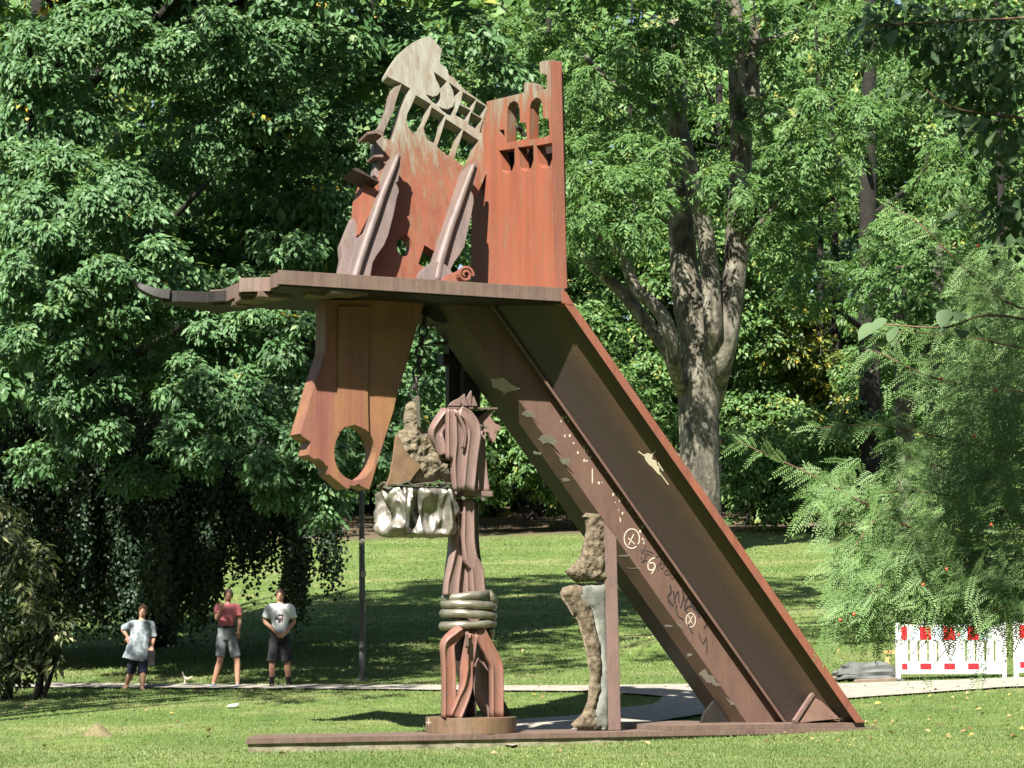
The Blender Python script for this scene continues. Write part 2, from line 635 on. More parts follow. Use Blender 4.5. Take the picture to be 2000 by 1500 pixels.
def strip_sheet(name, upper, lower, material, n=70, m=6, lift=.014, rough=.05):
    """a sheet on the ground between two polylines given as photo pixels"""
    U = [on_ground(*p) for p in upper]
    Lw = [on_ground(*p) for p in lower]

    def resample(P, n):
        d = [0]
        for a, b in zip(P[:-1], P[1:]):
            d.append(d[-1] + (b - a).length)
        ts = np.linspace(0, d[-1], n)
        arr = np.array([tuple(p) for p in P])
        return np.stack([np.interp(ts, d, arr[:, k]) for k in range(2)], -1)
    A, B = resample(U, n), resample(Lw, n)
    r = np.random.default_rng(3)
    ker = np.array([1, 2, 3, 2, 1]) / 9
    def jit():
        q = r.normal(0, rough, (n + 4, 2))
        return np.stack([np.convolve(q[:, k], ker, 'valid') for k in range(2)], -1) * [1, .9]
    A = A + jit()
    B = B + jit()
    V, Fc = [], []
    for i in range(n):
        for j in range(m + 1):
            q = A[i] * (1 - j / m) + B[i] * j / m
            V.append((q[0], q[1], ghf(q[0], q[1]) + lift))
    for i in range(n - 1):
        for j in range(m):
            a = i * (m + 1) + j
            Fc.append((a, a + 1, a + m + 2, a + m + 1))
    mb = MB().add(V, Fc)
    return tag(mb.build(name, material, smooth=True), kind='structure')


strip_sheet("gravel_path", [(-300, 1331), (0, 1334), (300, 1338), (600, 1340), (850, 1341), (1000, 1342), (1150, 1342), (1300, 1340), (1450, 1338), (1650, 1338), (1955, 1328), (2300, 1312)],
            [(-300, 1342), (0, 1344), (300, 1346), (600, 1348), (850, 1351), (1000, 1352), (1150, 1353), (1280, 1362), (1450, 1384), (1660, 1367), (1955, 1346), (2300, 1334)], M['path'], lift=.034, n=140)
strip_sheet("side_path", [(1470, 1352), (1340, 1356), (1298, 1366), (1275, 1379), (1215, 1388), (1115, 1402), (1010, 1410), (960, 1422), (900, 1445)],
            [(1480, 1384), (1450, 1387), (1420, 1391), (1380, 1398), (1300, 1411), (1215, 1424), (1100, 1436), (1040, 1450), (1000, 1462)], M['path'], lift=.040, n=70)


# ------------------------------------------------------------------ foliage
def quads_mesh(name, base, axis, nrm, Ln, Wd, material, rnd, parent=None, org=None, fold=.18, kind='stuff'):
    """each leaf: a pointed blade folded along its midrib (two triangles)"""
    base = np.asarray(base)
    n = len(base)
    axis = axis / np.maximum(np.linalg.norm(axis, axis=1, keepdims=True), 1e-6)
    side = np.cross(axis, nrm)
    side /= np.maximum(np.linalg.norm(side, axis=1, keepdims=True), 1e-6)
    nn = np.cross(side, axis)
    Ln = np.broadcast_to(Ln, n)[:, None]
    Wd = np.broadcast_to(Wd, n)[:, None]
    org = np.array(ORG[parent.name] if parent and org is None else (org if org is not None else (0, 0, 0)), float)
    v = np.empty((n, 4, 3))
    mid = base + axis * Ln * .48
    v[:, 0] = base
    v[:, 1] = mid + side * Wd * .5 + nn * Wd * fold
    v[:, 2] = base + axis * Ln - nn * Ln * .06
    v[:, 3] = mid - side * Wd * .5 + nn * Wd * fold
    v = (v.reshape(-1, 3) - org).astype(np.float32)
    idx = np.arange(n, dtype=np.int32)[:, None] * 4
    tri = np.concatenate([idx + [0, 1, 2], idx + [0, 2, 3]], 1).reshape(-1)
    me = bpy.data.meshes.new(name)
    me.vertices.add(n * 4)
    me.vertices.foreach_set("co", v.reshape(-1))
    me.loops.add(n * 6)
    me.loops.foreach_set("vertex_index", tri.astype(np.int32))
    me.polygons.add(n * 2)
    me.polygons.foreach_set("loop_start", np.arange(0, n * 6, 3, dtype=np.int32))
    me.polygons.foreach_set("loop_total", np.full(n * 2, 3, np.int32))
    at = me.attributes.new("rnd", 'FLOAT', 'FACE')
    at.data.foreach_set("value", np.repeat(rnd, 2).astype(np.float32))
    me.materials.append(material)
    me.update(calc_edges=True)
    o = link_mesh(name, me, parent, Vector(org))
    if kind:
        o["kind"] = kind
    return o


def unit(v):
    return v / np.maximum(np.linalg.norm(v, axis=-1, keepdims=True), 1e-6)


def rand_dirs(n):
    return unit(rng.normal(size=(n, 3)))


def boughs(blobs, per=14, sub=.38, jitter=.15, flat=.62):
    """turn large blobs (cx, cy, cz, rx, ry, rz) into smaller boughs on their surface"""
    out = []
    for (cx, cy, cz, rx, ry, rz, *w) in blobs:
        k = max(4, int(per * (w[0] if w else 1)))
        # spread evenly on the sphere
        i = np.arange(k) + .5
        ph = np.arccos(1 - 2 * i / k)
        th = math.pi * (1 + 5 ** .5) * i + rng.uniform(0, 6.28)
        d = np.stack([np.cos(th) * np.sin(ph), np.sin(th) * np.sin(ph), np.cos(ph)], -1)
        d = unit(d + rng.normal(0, .12, d.shape))
        r = rng.uniform(.62, .98, (k, 1))
        c = np.array([cx, cy, cz]) + d * np.array([rx, ry, rz]) * r
        rr = (rx * ry * rz) ** (1 / 3) * sub * rng.uniform(.7, 1.3, k)
        for j in range(k):
            out.append((c[j], rr[j], d[j]))
    return out


def crown_leaves(blobs, per=14, sub=.4, spray_d=.42, leaf=(.13, .07), k=9, dens=1.0, droop=.45, back=.4, pinnate=False, hang=0.0, back_y=None, bough_list=None):
    """returns arrays for quads_mesh. sprays sit on each bough, leaves fan out from each spray"""
    B = bough_list if bough_list is not None else boughs(blobs, per, sub)
    P, O = [], []
    for c, r, d in B:
        nsp = max(3, int(dens * 5.2 * (r / spray_d) ** 2))
        e = rand_dirs(nsp)
        e = unit(e + np.array(d) * .75 + np.array([0, -.25, .35]))
        if d[1] > .45:                      # far side of the tree, thinner
            keep = rng.uniform(size=nsp) < back
            e = e[keep]
        q = c + e * r * np.array([1, 1, .66]) * rng.uniform(.55, 1.0, (len(e), 1))
        P.append(q)
        O.append(e)
    P = np.concatenate(P)
    O = np.concatenate(O)
    ns = len(P)
    sdv = spray_d * np.repeat(rng.uniform(.6, 1.35, (ns, 1)), k, 0)
    drp = np.repeat(rng.uniform(.15, 1.7, (ns, 1)), k, 0) * droop
    nrm_s = unit(O * .75 + np.array([-.12, -.25, .75]) + rng.normal(0, .28, (ns, 3)))
    # fan of leaves
    P2 = np.repeat(P, k, 0)
    Ns = np.repeat(nrm_s, k, 0)
    Os = np.repeat(O, k, 0)
    t = rand_dirs(ns * k)
    rad = unit(t - Ns * np.sum(t * Ns, 1, keepdims=True))
    out = unit(Os - Ns * np.sum(Os * Ns, 1, keepdims=True) + 1e-4)
    if pinnate:
        ax_s = unit(out + rng.normal(0, .2, out.shape))
        ax_s = np.repeat(ax_s.reshape(ns, k, 3)[:, :1], k, 1).reshape(-1, 3)
        u = rng.uniform(-.2, 1, (ns * k, 1))
        sg = rng.choice([-1.0, 1.0], (ns * k, 1))
        sd = unit(np.cross(ax_s, Ns)) * sg
        base = P2 + ax_s * u * sdv * .9 - np.array([0, 0, 1]) * (u.clip(0) ** 2) * spray_d * .25
        axis = unit(sd * .8 + ax_s * .75 + np.array([0, 0, -droop * .6]) + rng.normal(0, .15, sd.shape))
    else:
        axis = unit(rad + out * .45 + np.array([0, 0, -1.0]) * drp + rng.normal(0, .2, rad.shape))
        base = P2 + rad * sdv * rng.uniform(0, .5, (ns * k, 1)) + rng.normal(0, .04, P2.shape) - np.array([0, 0, 1]) * spray_d * .15
    nrm = unit(Ns + rng.normal(0, .32, Ns.shape))
    Ln = leaf[0] * rng.uniform(.55, 1.3, ns * k) * np.repeat(rng.uniform(.75, 1.2, ns), k)
    Wd = leaf[1] * rng.uniform(.7, 1.2, ns * k)
    tone = np.repeat(rng.normal(0, .2, ns), k)
    rnd = np.clip(rng.uniform(0, 1, ns * k) * .75 + .12 + tone, 0, .975)
    yel = np.repeat(rng.uniform(size=ns) < .0035, k) & (rng.uniform(size=ns * k) < .6)
    rnd[yel] = 1.0
    return base, axis, nrm, Ln, Wd, rnd


def px_blob(px, py, Y, rpx, rpy=None, depth=None, w=1.0):
    c = at_y(px, py, Y)
    s = Y / F
    rx = rpx * s
    rz = (rpy or rpx) * s
    return (c.x, c.y, c.z, rx, depth if depth else (rx + rz) / 2, rz, w)


def limb(mb, pts, radii, n=8, k=4):
    tube(mb, pts, radii, n, k)


def trunk_px(mb, pts, Y, n=9, k=4, jit=0.0):
    """pts: (px, py, half width px[, dy])"""
    P = [at_y(p[0], p[1], Y + (p[3] if len(p) > 3 else 0)) for p in pts]
    R = [p[2] * Y / F for p in pts]
    limb(mb, P, R, n, k)


def tree(name, label, cat, base, crown, material, trunk_mb, bark, group=None, leaf_name="crown"):
    e = empty(name, base, label, cat, group)
    if trunk_mb is not None and trunk_mb.v:
        trunk_mb.build("trunk", bark, e, smooth=True)
    if crown is not None:
        n = 0
        for cr in (crown if isinstance(crown, list) else [crown]):
            quads_mesh(leaf_name, *cr[:5], material, cr[5], parent=e)
    return e


def ground_pt(x, y):
    return Vector((x, y, ghf(x, y)))


# ---- maple on the left: its lit boughs hang over the people
YM = 50.0
mb = MB()
b0 = ground_pt(-10.4, 56.5)
limb(mb, [b0 + Vector((0, 0, -.2)), b0 + Vector((.1, 0, 3)), b0 + Vector((.3, -.4, 8)), b0 + Vector((.2, -.3, 14)), b0 + Vector((0, 0, 20))], [.55, .45, .36, .24, .08])
for dx, dy, dz, h0 in ((1.5, -6, 2, 5), (5.0, -6.5, 1.5, 5.5), (4.5, -7, 2, 7), (1, -7, 4, 8), (6.5, -4, 2, 9), (0, 4, 5, 8), (6.5, -8.5, 4, 11.5), (8.5, -4, 4.5, 12.5), (2, -5, 6, 12), (10, -1, 5, 12.5)):
    a = b0 + Vector((.2, -.2, h0))
    limb(mb, [a, a + Vector((dx * .5, dy * .5, dz * .35)), a + Vector((dx, dy, dz))], [.2, .12, .03], 6)
front = [  # photo px, py, distance, radius px across, up
    (90, 110, 49.5, 90, 80), (220, 80, 50, 110, 70), (370, 100, 50.5, 120, 80), (500, 110, 51, 90, 70), (90, 230, 50, 90, 60),
    (550, 215, 51.5, 85, 55), (470, 205, 51, 70, 45), (60, 330, 49, 60, 60), (150, 400, 48, 130, 85), (240, 500, 48, 130, 90),
    (90, 520, 47.5, 80, 80), (100, 640, 47.5, 90, 70), (210, 620, 48, 80, 60), (620, 330, 53, 60, 110), (690, 250, 53, 55, 70), (640, 420, 53, 60, 60),
    (420, 290, 51, 50, 28, ), (300, 380, 51, 28, 20), (360, 350, 51.5, 36, 24), (560, 480, 51.5, 60, 30), (470, 545, 50.5, 50, 30), (330, 310, 51.5, 45, 25),
    (400, 640, 48.5, 100, 55), (520, 660, 48.5, 110, 60), (590, 620, 49.5, 60, 40), (350, 560, 49.5, 80, 50), (410, 760, 48, 110, 65), (530, 760, 48.3, 90, 60),
    (380, 850, 47.8, 70, 50), (480, 870, 47.6, 100, 60), (570, 920, 47.8, 80, 60), (630, 980, 48, 45, 40), (620, 880, 48.5, 60, 60), (180, 790, 48, 75, 60), (120, 760, 48, 60, 45), (190, 850, 48, 45, 35), (70, 900, 49, 60, 35), (250, 720, 49, 50, 30), (700, 850, 50, 60, 90), (760, 760, 52, 50, 90), (820, 700, 54, 55, 80), (270, 930, 50.5, 70, 30),
]
blobs = [px_blob(p[0], p[1], p[2], p[3], p[4], depth=min(p[3], p[4]) * p[2] / F * 1.1) for p in front]
cr1 = crown_leaves(blobs, per=9, sub=.52, spray_d=.36, leaf=(.15, .078), k=11, dens=5.2, droop=.55, back=.3)
# the crown goes on above and behind the frame: it shades the lawn behind
upper = [(-9, 53, 15, 2.6, 2.2, 2.0), (-5.2, 53.5, 15, 2.6, 2.2, 1.8), (-8, 55, 18, 3, 3, 2.2), (-4.6, 55.5, 18, 2.6, 3, 2), (-6.5, 56, 21, 2.6, 2.6, 2),
         (-3.6, 55, 12, 2.2, 2.4, 2.4), (-8, 56, 12, 3, 3, 3), (-4, 57, 8, 2.4, 2.6, 2.6), (-9, 56, 8, 3, 3, 3), (-6, 56, 10, 2.5, 2, 3), (-5.5, 55.5, 6.4, 2.6, 1.6, 1.6), (-11, 51, 9, 2.2, 2.5, 3), (-1.9, 56, 13.5, 2, 2.2, 2), (-1.5, 56.5, 9.5, 1.5, 2, 2.2), (.4, 55.4, 18, 2.2, 2.2, 1.7), (-3.6, 53.5, 17.5, 2, 2, 1.6)]
cr2 = crown_leaves(upper, per=16, sub=.42, spray_d=.5, leaf=(.24, .14), k=9, dens=1.9, droop=.5, back=.8)
tree("maple_tree", "big dark-green maple whose boughs hang over the three people", "tree", b0, [cr1, cr2], M['lf_maple'], mb, M['bark_dark'])

# ---- weeping beech: a curtain of hanging strands under the maple
def strands(name_parent, defs, Y0, leaf=(.095, .08), mat_=None, gap=.055):
    Ps, As, Ns_, Rn = [], [], [], []
    for (px, py0, py1, Y) in defs:
        a = at_y(px, py0, Y)
        b = at_y(px, py1, Y)
        n = max(4, int((a.z - b.z) / gap))
        t = np.linspace(0, 1, n)
        sway = rng.normal(0, .05, 2)
        x = a.x + (t ** 2) * sway[0] + .04 * np.sin(t * 9 + rng.uniform(0, 6)) + rng.normal(0, .05, n)
        y = Y + (t ** 2) * sway[1] + rng.normal(0, .05, n)
        z = a.z + (b.z - a.z) * t + rng.normal(0, .03, n)
        Ps.append(np.stack([x, y, z], -1))
        As.append(unit(rng.normal(0, .7, (n, 3)) + [0, -.2, -.75]))
        Ns_.append(unit(rng.normal(0, .5, (n, 3)) + [0, -.8, .35]))
        Rn.append(np.clip(rng.uniform(0, .95, n) + rng.normal(0, .1), 0, .97))
    P = np.concatenate(Ps)
    n = len(P)
    return P, np.concatenate(As), np.concatenate(Ns_), leaf[0] * rng.uniform(.6, 1.3, n), leaf[1] * rng.uniform(.6, 1.2, n), np.concatenate(Rn)


defs = []
def hang(x0, x1, n, top, bot0, bot1, Ya, Yb):
    for _ in range(n):
        t = rng.uniform()
        bt = bot0 + (bot1 - bot0) * t
        defs.append((x0 + (x1 - x0) * t + rng.normal(0, 4), top + rng.uniform(-60, 40), bt + rng.normal(0, 28) - abs(rng.normal(0, 40)), rng.uniform(Ya, Yb)))
hang(-60, 430, 1000, 820, 1225, 1215, 52.5, 55.5)
hang(-60, 60, 90, 860, 1240, 1200, 52, 54)
hang(390, 440, 110, 860, 1150, 1130, 52.5, 55)
hang(430, 590, 190, 900, 1060, 1120, 52.5, 54.5)
hang(455, 520, 80, 900, 1140, 1120, 52.5, 54)
hang(560, 602, 80, 930, 1215, 1200, 52.3, 53.6)
hang(618, 668, 50, 960, 1110, 1150, 52.3, 53.6)
hang(140, 175, 10, 960, 1130, 1130, 51.6, 52.2)
hang(290, 330, 26, 1060, 1190, 1175, 51.5, 52.2)
hang(-80, 700, 200, 780, 960, 930, 51.8, 55)
bb = ground_pt(-7.9, 58.5)
mb = MB()
limb(mb, [bb + Vector((0, 0, -.2)), bb + Vector((.2, 0, 3)), bb + Vector((.5, -.8, 6)), bb + Vector((1, -2.5, 7.2)), bb + Vector((2.6, -4.2, 6.4))], [.5, .4, .28, .16, .04])
for dx, dy in ((-2, -3.4), (.4, -4), (3.6, -4.6), (4.6, -4.8), (-3, -1), (3, 2), (-1, 3)):
    a = bb + Vector((.3, -.4, 5.2))
    limb(mb, [a, a + Vector((dx * .5, dy * .5, 1.4)), a + Vector((dx, dy, .4))], [.2, .1, .03], 6)
dome = crown_leaves([(-7.6, 58, 7, 4.2, 3.4, 2.6), (-4.6, 56.5, 6.4, 2.4, 2.2, 1.6), (-10, 57, 5, 2, 2, 3)], per=20, sub=.4, spray_d=.5, leaf=(.14, .10), k=9, dens=1.6, back=.9)
tree("weeping_beech", "dark weeping tree whose leafy strands hang like a curtain behind the people", "tree", bb, [strands(None, defs, 53), dome], M['lf_dark'], mb, M['bark_dark'])

# ---- bush with broad pale leaves on the left edge
bs = ground_pt(-8.55, 46.4)
mb = MB()
for k_ in range(5):
    a = bs + Vector((rng.uniform(-.4, .4), rng.uniform(-.3, .3), -.1))
    limb(mb, [a, a + Vector((rng.uniform(-.3, .3), rng.uniform(-.2, .2), .9)), a + Vector((rng.uniform(-.6, .6), rng.uniform(-.3, .3), 2.0))], [.06, .045, .02], 5)
c = crown_leaves([px_blob(62, 1110, 46, 38, 60), px_blob(96, 1205, 45.8, 34, 34), px_blob(25, 1190, 46, 45, 60), px_blob(0, 1060, 46.3, 50, 80), px_blob(20, 1265, 46.6, 35, 30), px_blob(45, 1295, 46.4, 45, 34), px_blob(92, 1272, 46.2, 28, 30), px_blob(0, 1320, 46.4, 40, 26)], per=9, sub=.5, spray_d=.2, leaf=(.21, .07), k=8, dens=.75, droop=.7)
tree("broadleaf_bush", "bush with long pale yellow-green leaves at the left edge of the lawn", "bush", bs, c, M['lf_bush'], mb, M['bark_dark'])

# ---- trees that stand just outside the picture and throw the dappled shade on the lawn
def shade_tree(x, y, label, blobs, hgt, mat_, dens=.5, leaf=(.24, .15), name="shade_tree"):
    b = ground_pt(x, y)
    m_ = MB()
    limb(m_, [b + Vector((0, 0, -.2)), b + Vector((.1, .1, hgt * .4)), b + Vector((.3, .2, hgt * .8)), b + Vector((.3, .2, hgt))], [.38, .3, .2, .06])
    for bl in blobs:
        a = b + Vector((.15, .1, hgt * .5))
        e_ = Vector(bl[:3])
        limb(m_, [a, a.lerp(e_, .5) + Vector((0, 0, .5)), e_], [.14, .09, .03], 6)
    cr_ = crown_leaves(blobs, per=13, sub=.42, spray_d=.55, leaf=leaf, k=8, dens=dens, back=.9)
    return tree(name, label, "tree", b, cr_, mat_, m_, M['bark_dark'], None)


# ---- the ash with the pale multi-stemmed trunk behind the leg
YA = 82.0
ba = on_ground(1366, 1085)
YA = ba.y
mb = MB()
trunk_px(mb, [(1370, 1100, 50), (1368, 1000, 42), (1366, 880, 39), (1365, 800, 40), (1367, 740, 45), (1370, 700, 46), (1366, 640, 32)], YA, 14, 6)
trunk_px(mb, [(1372, 740, 36), (1366, 660, 40), (1352, 600, 38), (1338, 540, 29), (1332, 460, 26), (1325, 380, 25), (1322, 250, 20), (1322, 150, 20), (1318, 40, 12)], YA, 11)
trunk_px(mb, [(1388, 760, 14, 1.6), (1393, 680, 20, .4), (1393, 630, 20), (1385, 520, 19), (1370, 420, 18), (1345, 320, 17), (1326, 230, 15), (1322, 150, 12), (1330, 60, 8)], YA - 1.2, 9)
trunk_px(mb, [(1396, 790, 16, 1.6), (1404, 720, 25, .3), (1420, 640, 26), (1438, 500, 24), (1442, 400, 23), (1448, 300, 22), (1444, 180, 21), (1438, 90, 18), (1430, -40, 14)], YA - .8, 10)
trunk_px(mb, [(1455, 260, 12), (1468, 190, 16), (1470, 130, 13), (1476, 30, 10)], YA - .9, 8)
trunk_px(mb, [(1335, 780, 10, 2), (1318, 720, 14, .6), (1310, 660, 15), (1290, 610, 14), (1240, 560, 12), (1215, 500, 10), (1160, 445, 9), (1120, 390, 5)], YA - 1.8, 8)
trunk_px(mb, [(1332, 770, 8, 1.2), (1314, 715, 12, .3), (1300, 680, 14), (1262, 630, 14), (1215, 570, 13), (1165, 525, 12), (1112, 478, 10), (1060, 455, 6)], YA - .6, 8)
trunk_px(mb, [(1438, 90, 8), (1500, 78, 6), (1560, 60, 4)], YA - 1.5, 6)
trunk_px(mb, [(1325, 210, 9), (1345, 190, 7), (1370, 185, 3)], YA - 1.6, 6)
trunk_px(mb, [(1325, 240, 9), (1180, 150, 7), (1130, 90, 5)], YA + .5, 6)
trunk_px(mb, [(1440, 480, 8), (1490, 430, 5), (1530, 380, 3)], YA - 1, 6)
trunk_px(mb, [(1330, 900, 10), (1300, 870, 6)], YA, 6)
ash = [(1200, 400, 76, 105, 75), (1150, 330, 77, 70, 60), (1260, 330, 77, 60, 60), (1120, 440, 77, 40, 40), (1180, 120, 77, 110, 60), (1110, 170, 78, 60, 40), (1300, 110, 77, 80, 60), (1370, 70, 77, 80, 50), (1250, 190, 78, 60, 50),
       (1420, 360, 77, 50, 40), (1620, 230, 77, 80, 60), (1700, 210, 77, 50, 40), (1560, 300, 77, 60, 45), (1660, 300, 77, 60, 45), (1520, 340, 78, 50, 40),
       (1760, 480, 76, 70, 55), (1750, 560, 75, 80, 55), (1710, 520, 76, 40, 45), (1830, 560, 76, 50, 50), (1560, 120, 79, 70, 40), (1480, 230, 79, 50, 45), (960, 100, 80, 90, 45), (1030, 60, 80, 80, 40), (1060, 250, 80, 60, 50), (640, 80, 80, 60, 40), (900, 60, 81, 70, 40),
       (1200, 500, 79, 50, 30), (1500, 420, 79, 60, 40), (1600, 400, 80, 60, 40), (1860, 330, 77, 60, 60), (1240, 40, 78, 120, 45), (1450, 20, 78, 120, 45), (1650, 60, 79, 110, 50), (1800, 130, 79, 80, 60), (1150, 250, 80, 80, 45), (1530, 480, 84, 60, 45), (1600, 560, 86, 60, 45)]
blobs = [px_blob(p[0], p[1], p[2], p[3], p[4], depth=min(p[3], p[4]) * p[2] / F * 1.2) for p in ash]
cr1 = crown_leaves(blobs, per=8, sub=.5, spray_d=.5, leaf=(.20, .062), k=15, dens=4.6, droop=.5, pinnate=True, back=.4)
up = [(2.8, 74.5, 22, 1.6, 1.6, 1.4), (4.2, 76.5, 22.3, 1.6, 1.6, 1.4), (1.8, 77.5, 21.8, 1.6, 1.6, 1.4), (5.5, 75, 22, 1.6, 2, 1.3)]
cr2 = crown_leaves(up, per=18, sub=.4, spray_d=.7, leaf=(.36, .2), k=9, dens=1.1, back=.8)
tree("ash_tree", "tall bright-green tree with a pale forked trunk behind the slanting leg", "tree", ba, [cr1, cr2], M['lf_ash'], mb, M['bark_pale'])

# ---- woodland edge behind the lawn: each tree its own
def wood_tree(name, label, px, pyb, w, blobs_px, mat_, bark, leaf=(.22, .12), per=9, dens=1.0, pin=False, top=20, group=None, k=9, sub=.5, spray=.6):
    b = on_ground(px, pyb)
    if not label.startswith('dark straight trunk'):
        b.y += 7
        b.x *= (b.y / (b.y - 7))
        b.z = ghf(b.x, b.y)
        w *= .42
    m_ = MB()
    r = w * b.y / F / 2
    limb(m_, [b + Vector((0, 0, -.3)), b + Vector((rng.uniform(-.2, .2), 0, top * .35)), b + Vector((rng.uniform(-.5, .5), .2, top * .75)), b + Vector((0, .3, top))], [r * 1.15, r * .9, r * .6, r * .2])
    for _ in range(6):
        h = top * rng.uniform(.25, .8)
        a = b + Vector((0, .1, h))
        limb(m_, [a, a + Vector((rng.uniform(-2, 2), rng.uniform(-2, 1), 1.2)), a + Vector((rng.uniform(-4, 4), rng.uniform(-3, 2), 2.4))], [r * .35, r * .2, .03], 5)
    bl = [px_blob(p[0], p[1], p[2], p[3], p[4], depth=min(p[3], p[4]) * p[2] / F * 1.2) for p in blobs_px]
    cr_ = crown_leaves(bl, per=per, sub=sub, spray_d=spray, leaf=leaf, k=k, dens=dens * 2.5, droop=.4, pinnate=pin, back=.22)
    return tree(name, label, "tree", b, cr_, mat_, m_, bark, group)


def rnd_blobs(x0, x1, y0, y1, n, Ya, Yb, r0, r1, asp=.6):
    n = int(n * .9)
    o = []
    for _ in range(n):
        r = rng.uniform(r0, r1)
        o.append((rng.uniform(x0, x1), rng.uniform(y0, y1), rng.uniform(Ya, Yb), r, r * rng.uniform(asp * .8, asp * 1.3)))
    return o


wood_tree("beech_tree", "yellow-tinged leafy tree at the wood's edge right of the ash trunk", 1600, 1040, 34, rnd_blobs(1500, 1720, 600, 970, 40, 93, 97, 30, 65), M['lf_bgy'], M['bark_dark'], dens=1.1)
wood_tree("beech_tree", "bushy tree at the wood's edge right beside the ash trunk, its branches low", 1480, 1040, 34, rnd_blobs(1430, 1560, 560, 1000, 36, 93, 97, 30, 65), M['lf_bg'], M['bark_dark'], dens=1.2)
wood_tree("beech_tree", "low leafy tree filling the gap left of the ash tree's pale trunk", 1240, 1040, 34, rnd_blobs(1080, 1330, 560, 985, 48, 92, 97, 32, 70), M['lf_bg'], M['bark_dark'], dens=1.2)
wood_tree("beech_tree", "leafy tree seen through the gap under the sculpture's platform", 960, 1030, 40, rnd_blobs(790, 1090, 600, 940, 50, 91, 96, 32, 70), M['lf_bg'], M['bark_dark'], dens=1.2)
wood_tree("spruce_tree", "dark blue-green conifer high behind the ash on the right", 1640, 1030, 46, rnd_blobs(1470, 1740, 300, 520, 30, 97, 102, 40, 70, .4), M['lf_blue'], M['bark_dark'], leaf=(.2, .06), dens=1.0, top=26)
wood_tree("dark_tree", "dark straight trunk with shaded leaves standing left of the yew", 1708, 1040, 42, rnd_blobs(1670, 1860, 600, 760, 14, 92, 96, 36, 60) + rnd_blobs(1740, 1990, 250, 480, 22, 92, 99, 45, 80), M['lf_bg'], M['bark_dark'], dens=1.0, top=24)
wood_tree("broadleaf_tree", "deep-green broadleaf tree in the wood behind the top left of the sculpture", 730, 1020, 44, rnd_blobs(560, 800, 60, 480, 46, 90, 98, 40, 80), M['lf_bg'], M['bark_dark'], dens=1.05, top=26)
wood_tree("broadleaf_tree", "deep-green broadleaf tree in the wood right behind the upper right plate", 1060, 1030, 44, rnd_blobs(860, 1130, 60, 560, 44, 91, 98, 40, 80), M['lf_bg'], M['bark_dark'], dens=1.05, top=26)
wood_tree("broadleaf_tree", "shaded broadleaf tree behind the ash tree's forked stems", 1400, 1040, 44, rnd_blobs(1110, 1520, 60, 560, 60, 92, 100, 40, 85), M['lf_bg'], M['bark_dark'], dens=1.0, top=26)
wood_tree("broadleaf_tree", "shaded broadleaf tree at the top right, behind the hanging lime leaves", 1870, 1040, 44, rnd_blobs(1600, 2060, -40, 420, 56, 92, 100, 45, 85), M['lf_bg'], M['bark_dark'], dens=1.0, top=26)
wood_tree("broadleaf_tree", "broadleaf tree behind the yew at the right edge", 1960, 1060, 44, rnd_blobs(1690, 2060, 480, 1000, 60, 90, 96, 45, 80), M['lf_bg'], M['bark_dark'], dens=1.0, top=22)
wood_tree("broadleaf_tree", "broadleaf tree in the wood behind the maple at the far left", 200, 1000, 46, rnd_blobs(-60, 420, -40, 700, 60, 92, 100, 50, 95), M['lf_bg'], M['bark_dark'], dens=.8, top=26)
wood_tree("broadleaf_tree", "broadleaf tree in the wood between the maple and the sculpture", 520, 1010, 46, rnd_blobs(380, 760, 300, 940, 50, 92, 100, 45, 85), M['lf_bg'], M['bark_dark'], dens=.9, top=26)

for px, pyb, bl_, lb in ((880, 1016, rnd_blobs(800, 960, 860, 960, 12, 91, 93, 30, 55), "shrub at the wood's edge seen left of the girder figure's shaft"), (1040, 1016, rnd_blobs(960, 1110, 850, 945, 12, 91, 93, 30, 55), "shrub at the wood's edge seen between the girder figure and the leg"),
                         (1470, 1026, rnd_blobs(1410, 1540, 840, 1000, 20, 88, 91, 30, 55), "bright shrub at the far lawn edge just right of the orange flange"), (1590, 1026, rnd_blobs(1530, 1660, 800, 1000, 20, 88, 91, 30, 55), "bright shrub at the far lawn edge behind the yew's longest branch"), (1730, 1030, rnd_blobs(1650, 1820, 780, 1010, 20, 88, 91, 30, 60), "bright shrub at the far lawn edge behind the yew's middle"), (1230, 1020, rnd_blobs(1110, 1320, 720, 960, 26, 88, 91, 30, 55), "leafy shrub at the wood's edge left of the ash trunk")):
    b = on_ground(px, pyb)
    m_ = MB()
    for q_ in range(3):
        limb(m_, [b + Vector((rng.uniform(-.4, .4), 0, -.1)), b + Vector((rng.uniform(-.8, .8), .2, 1.2)), b + Vector((rng.uniform(-1.2, 1.2), .2, 2.6))], [.08, .06, .02], 5)
    bl = [px_blob(p[0], p[1], p[2], p[3], p[4], depth=min(p[3], p[4]) * p[2] / F * 1.2) for p in bl_]
    tree("shrub", lb, "shrub", b, crown_leaves(bl, per=9, sub=.5, spray_d=.5, leaf=(.2, .11), k=9, dens=2.6, droop=.4, back=.25), M['lf_bg'], m_, M['bark_dark'])

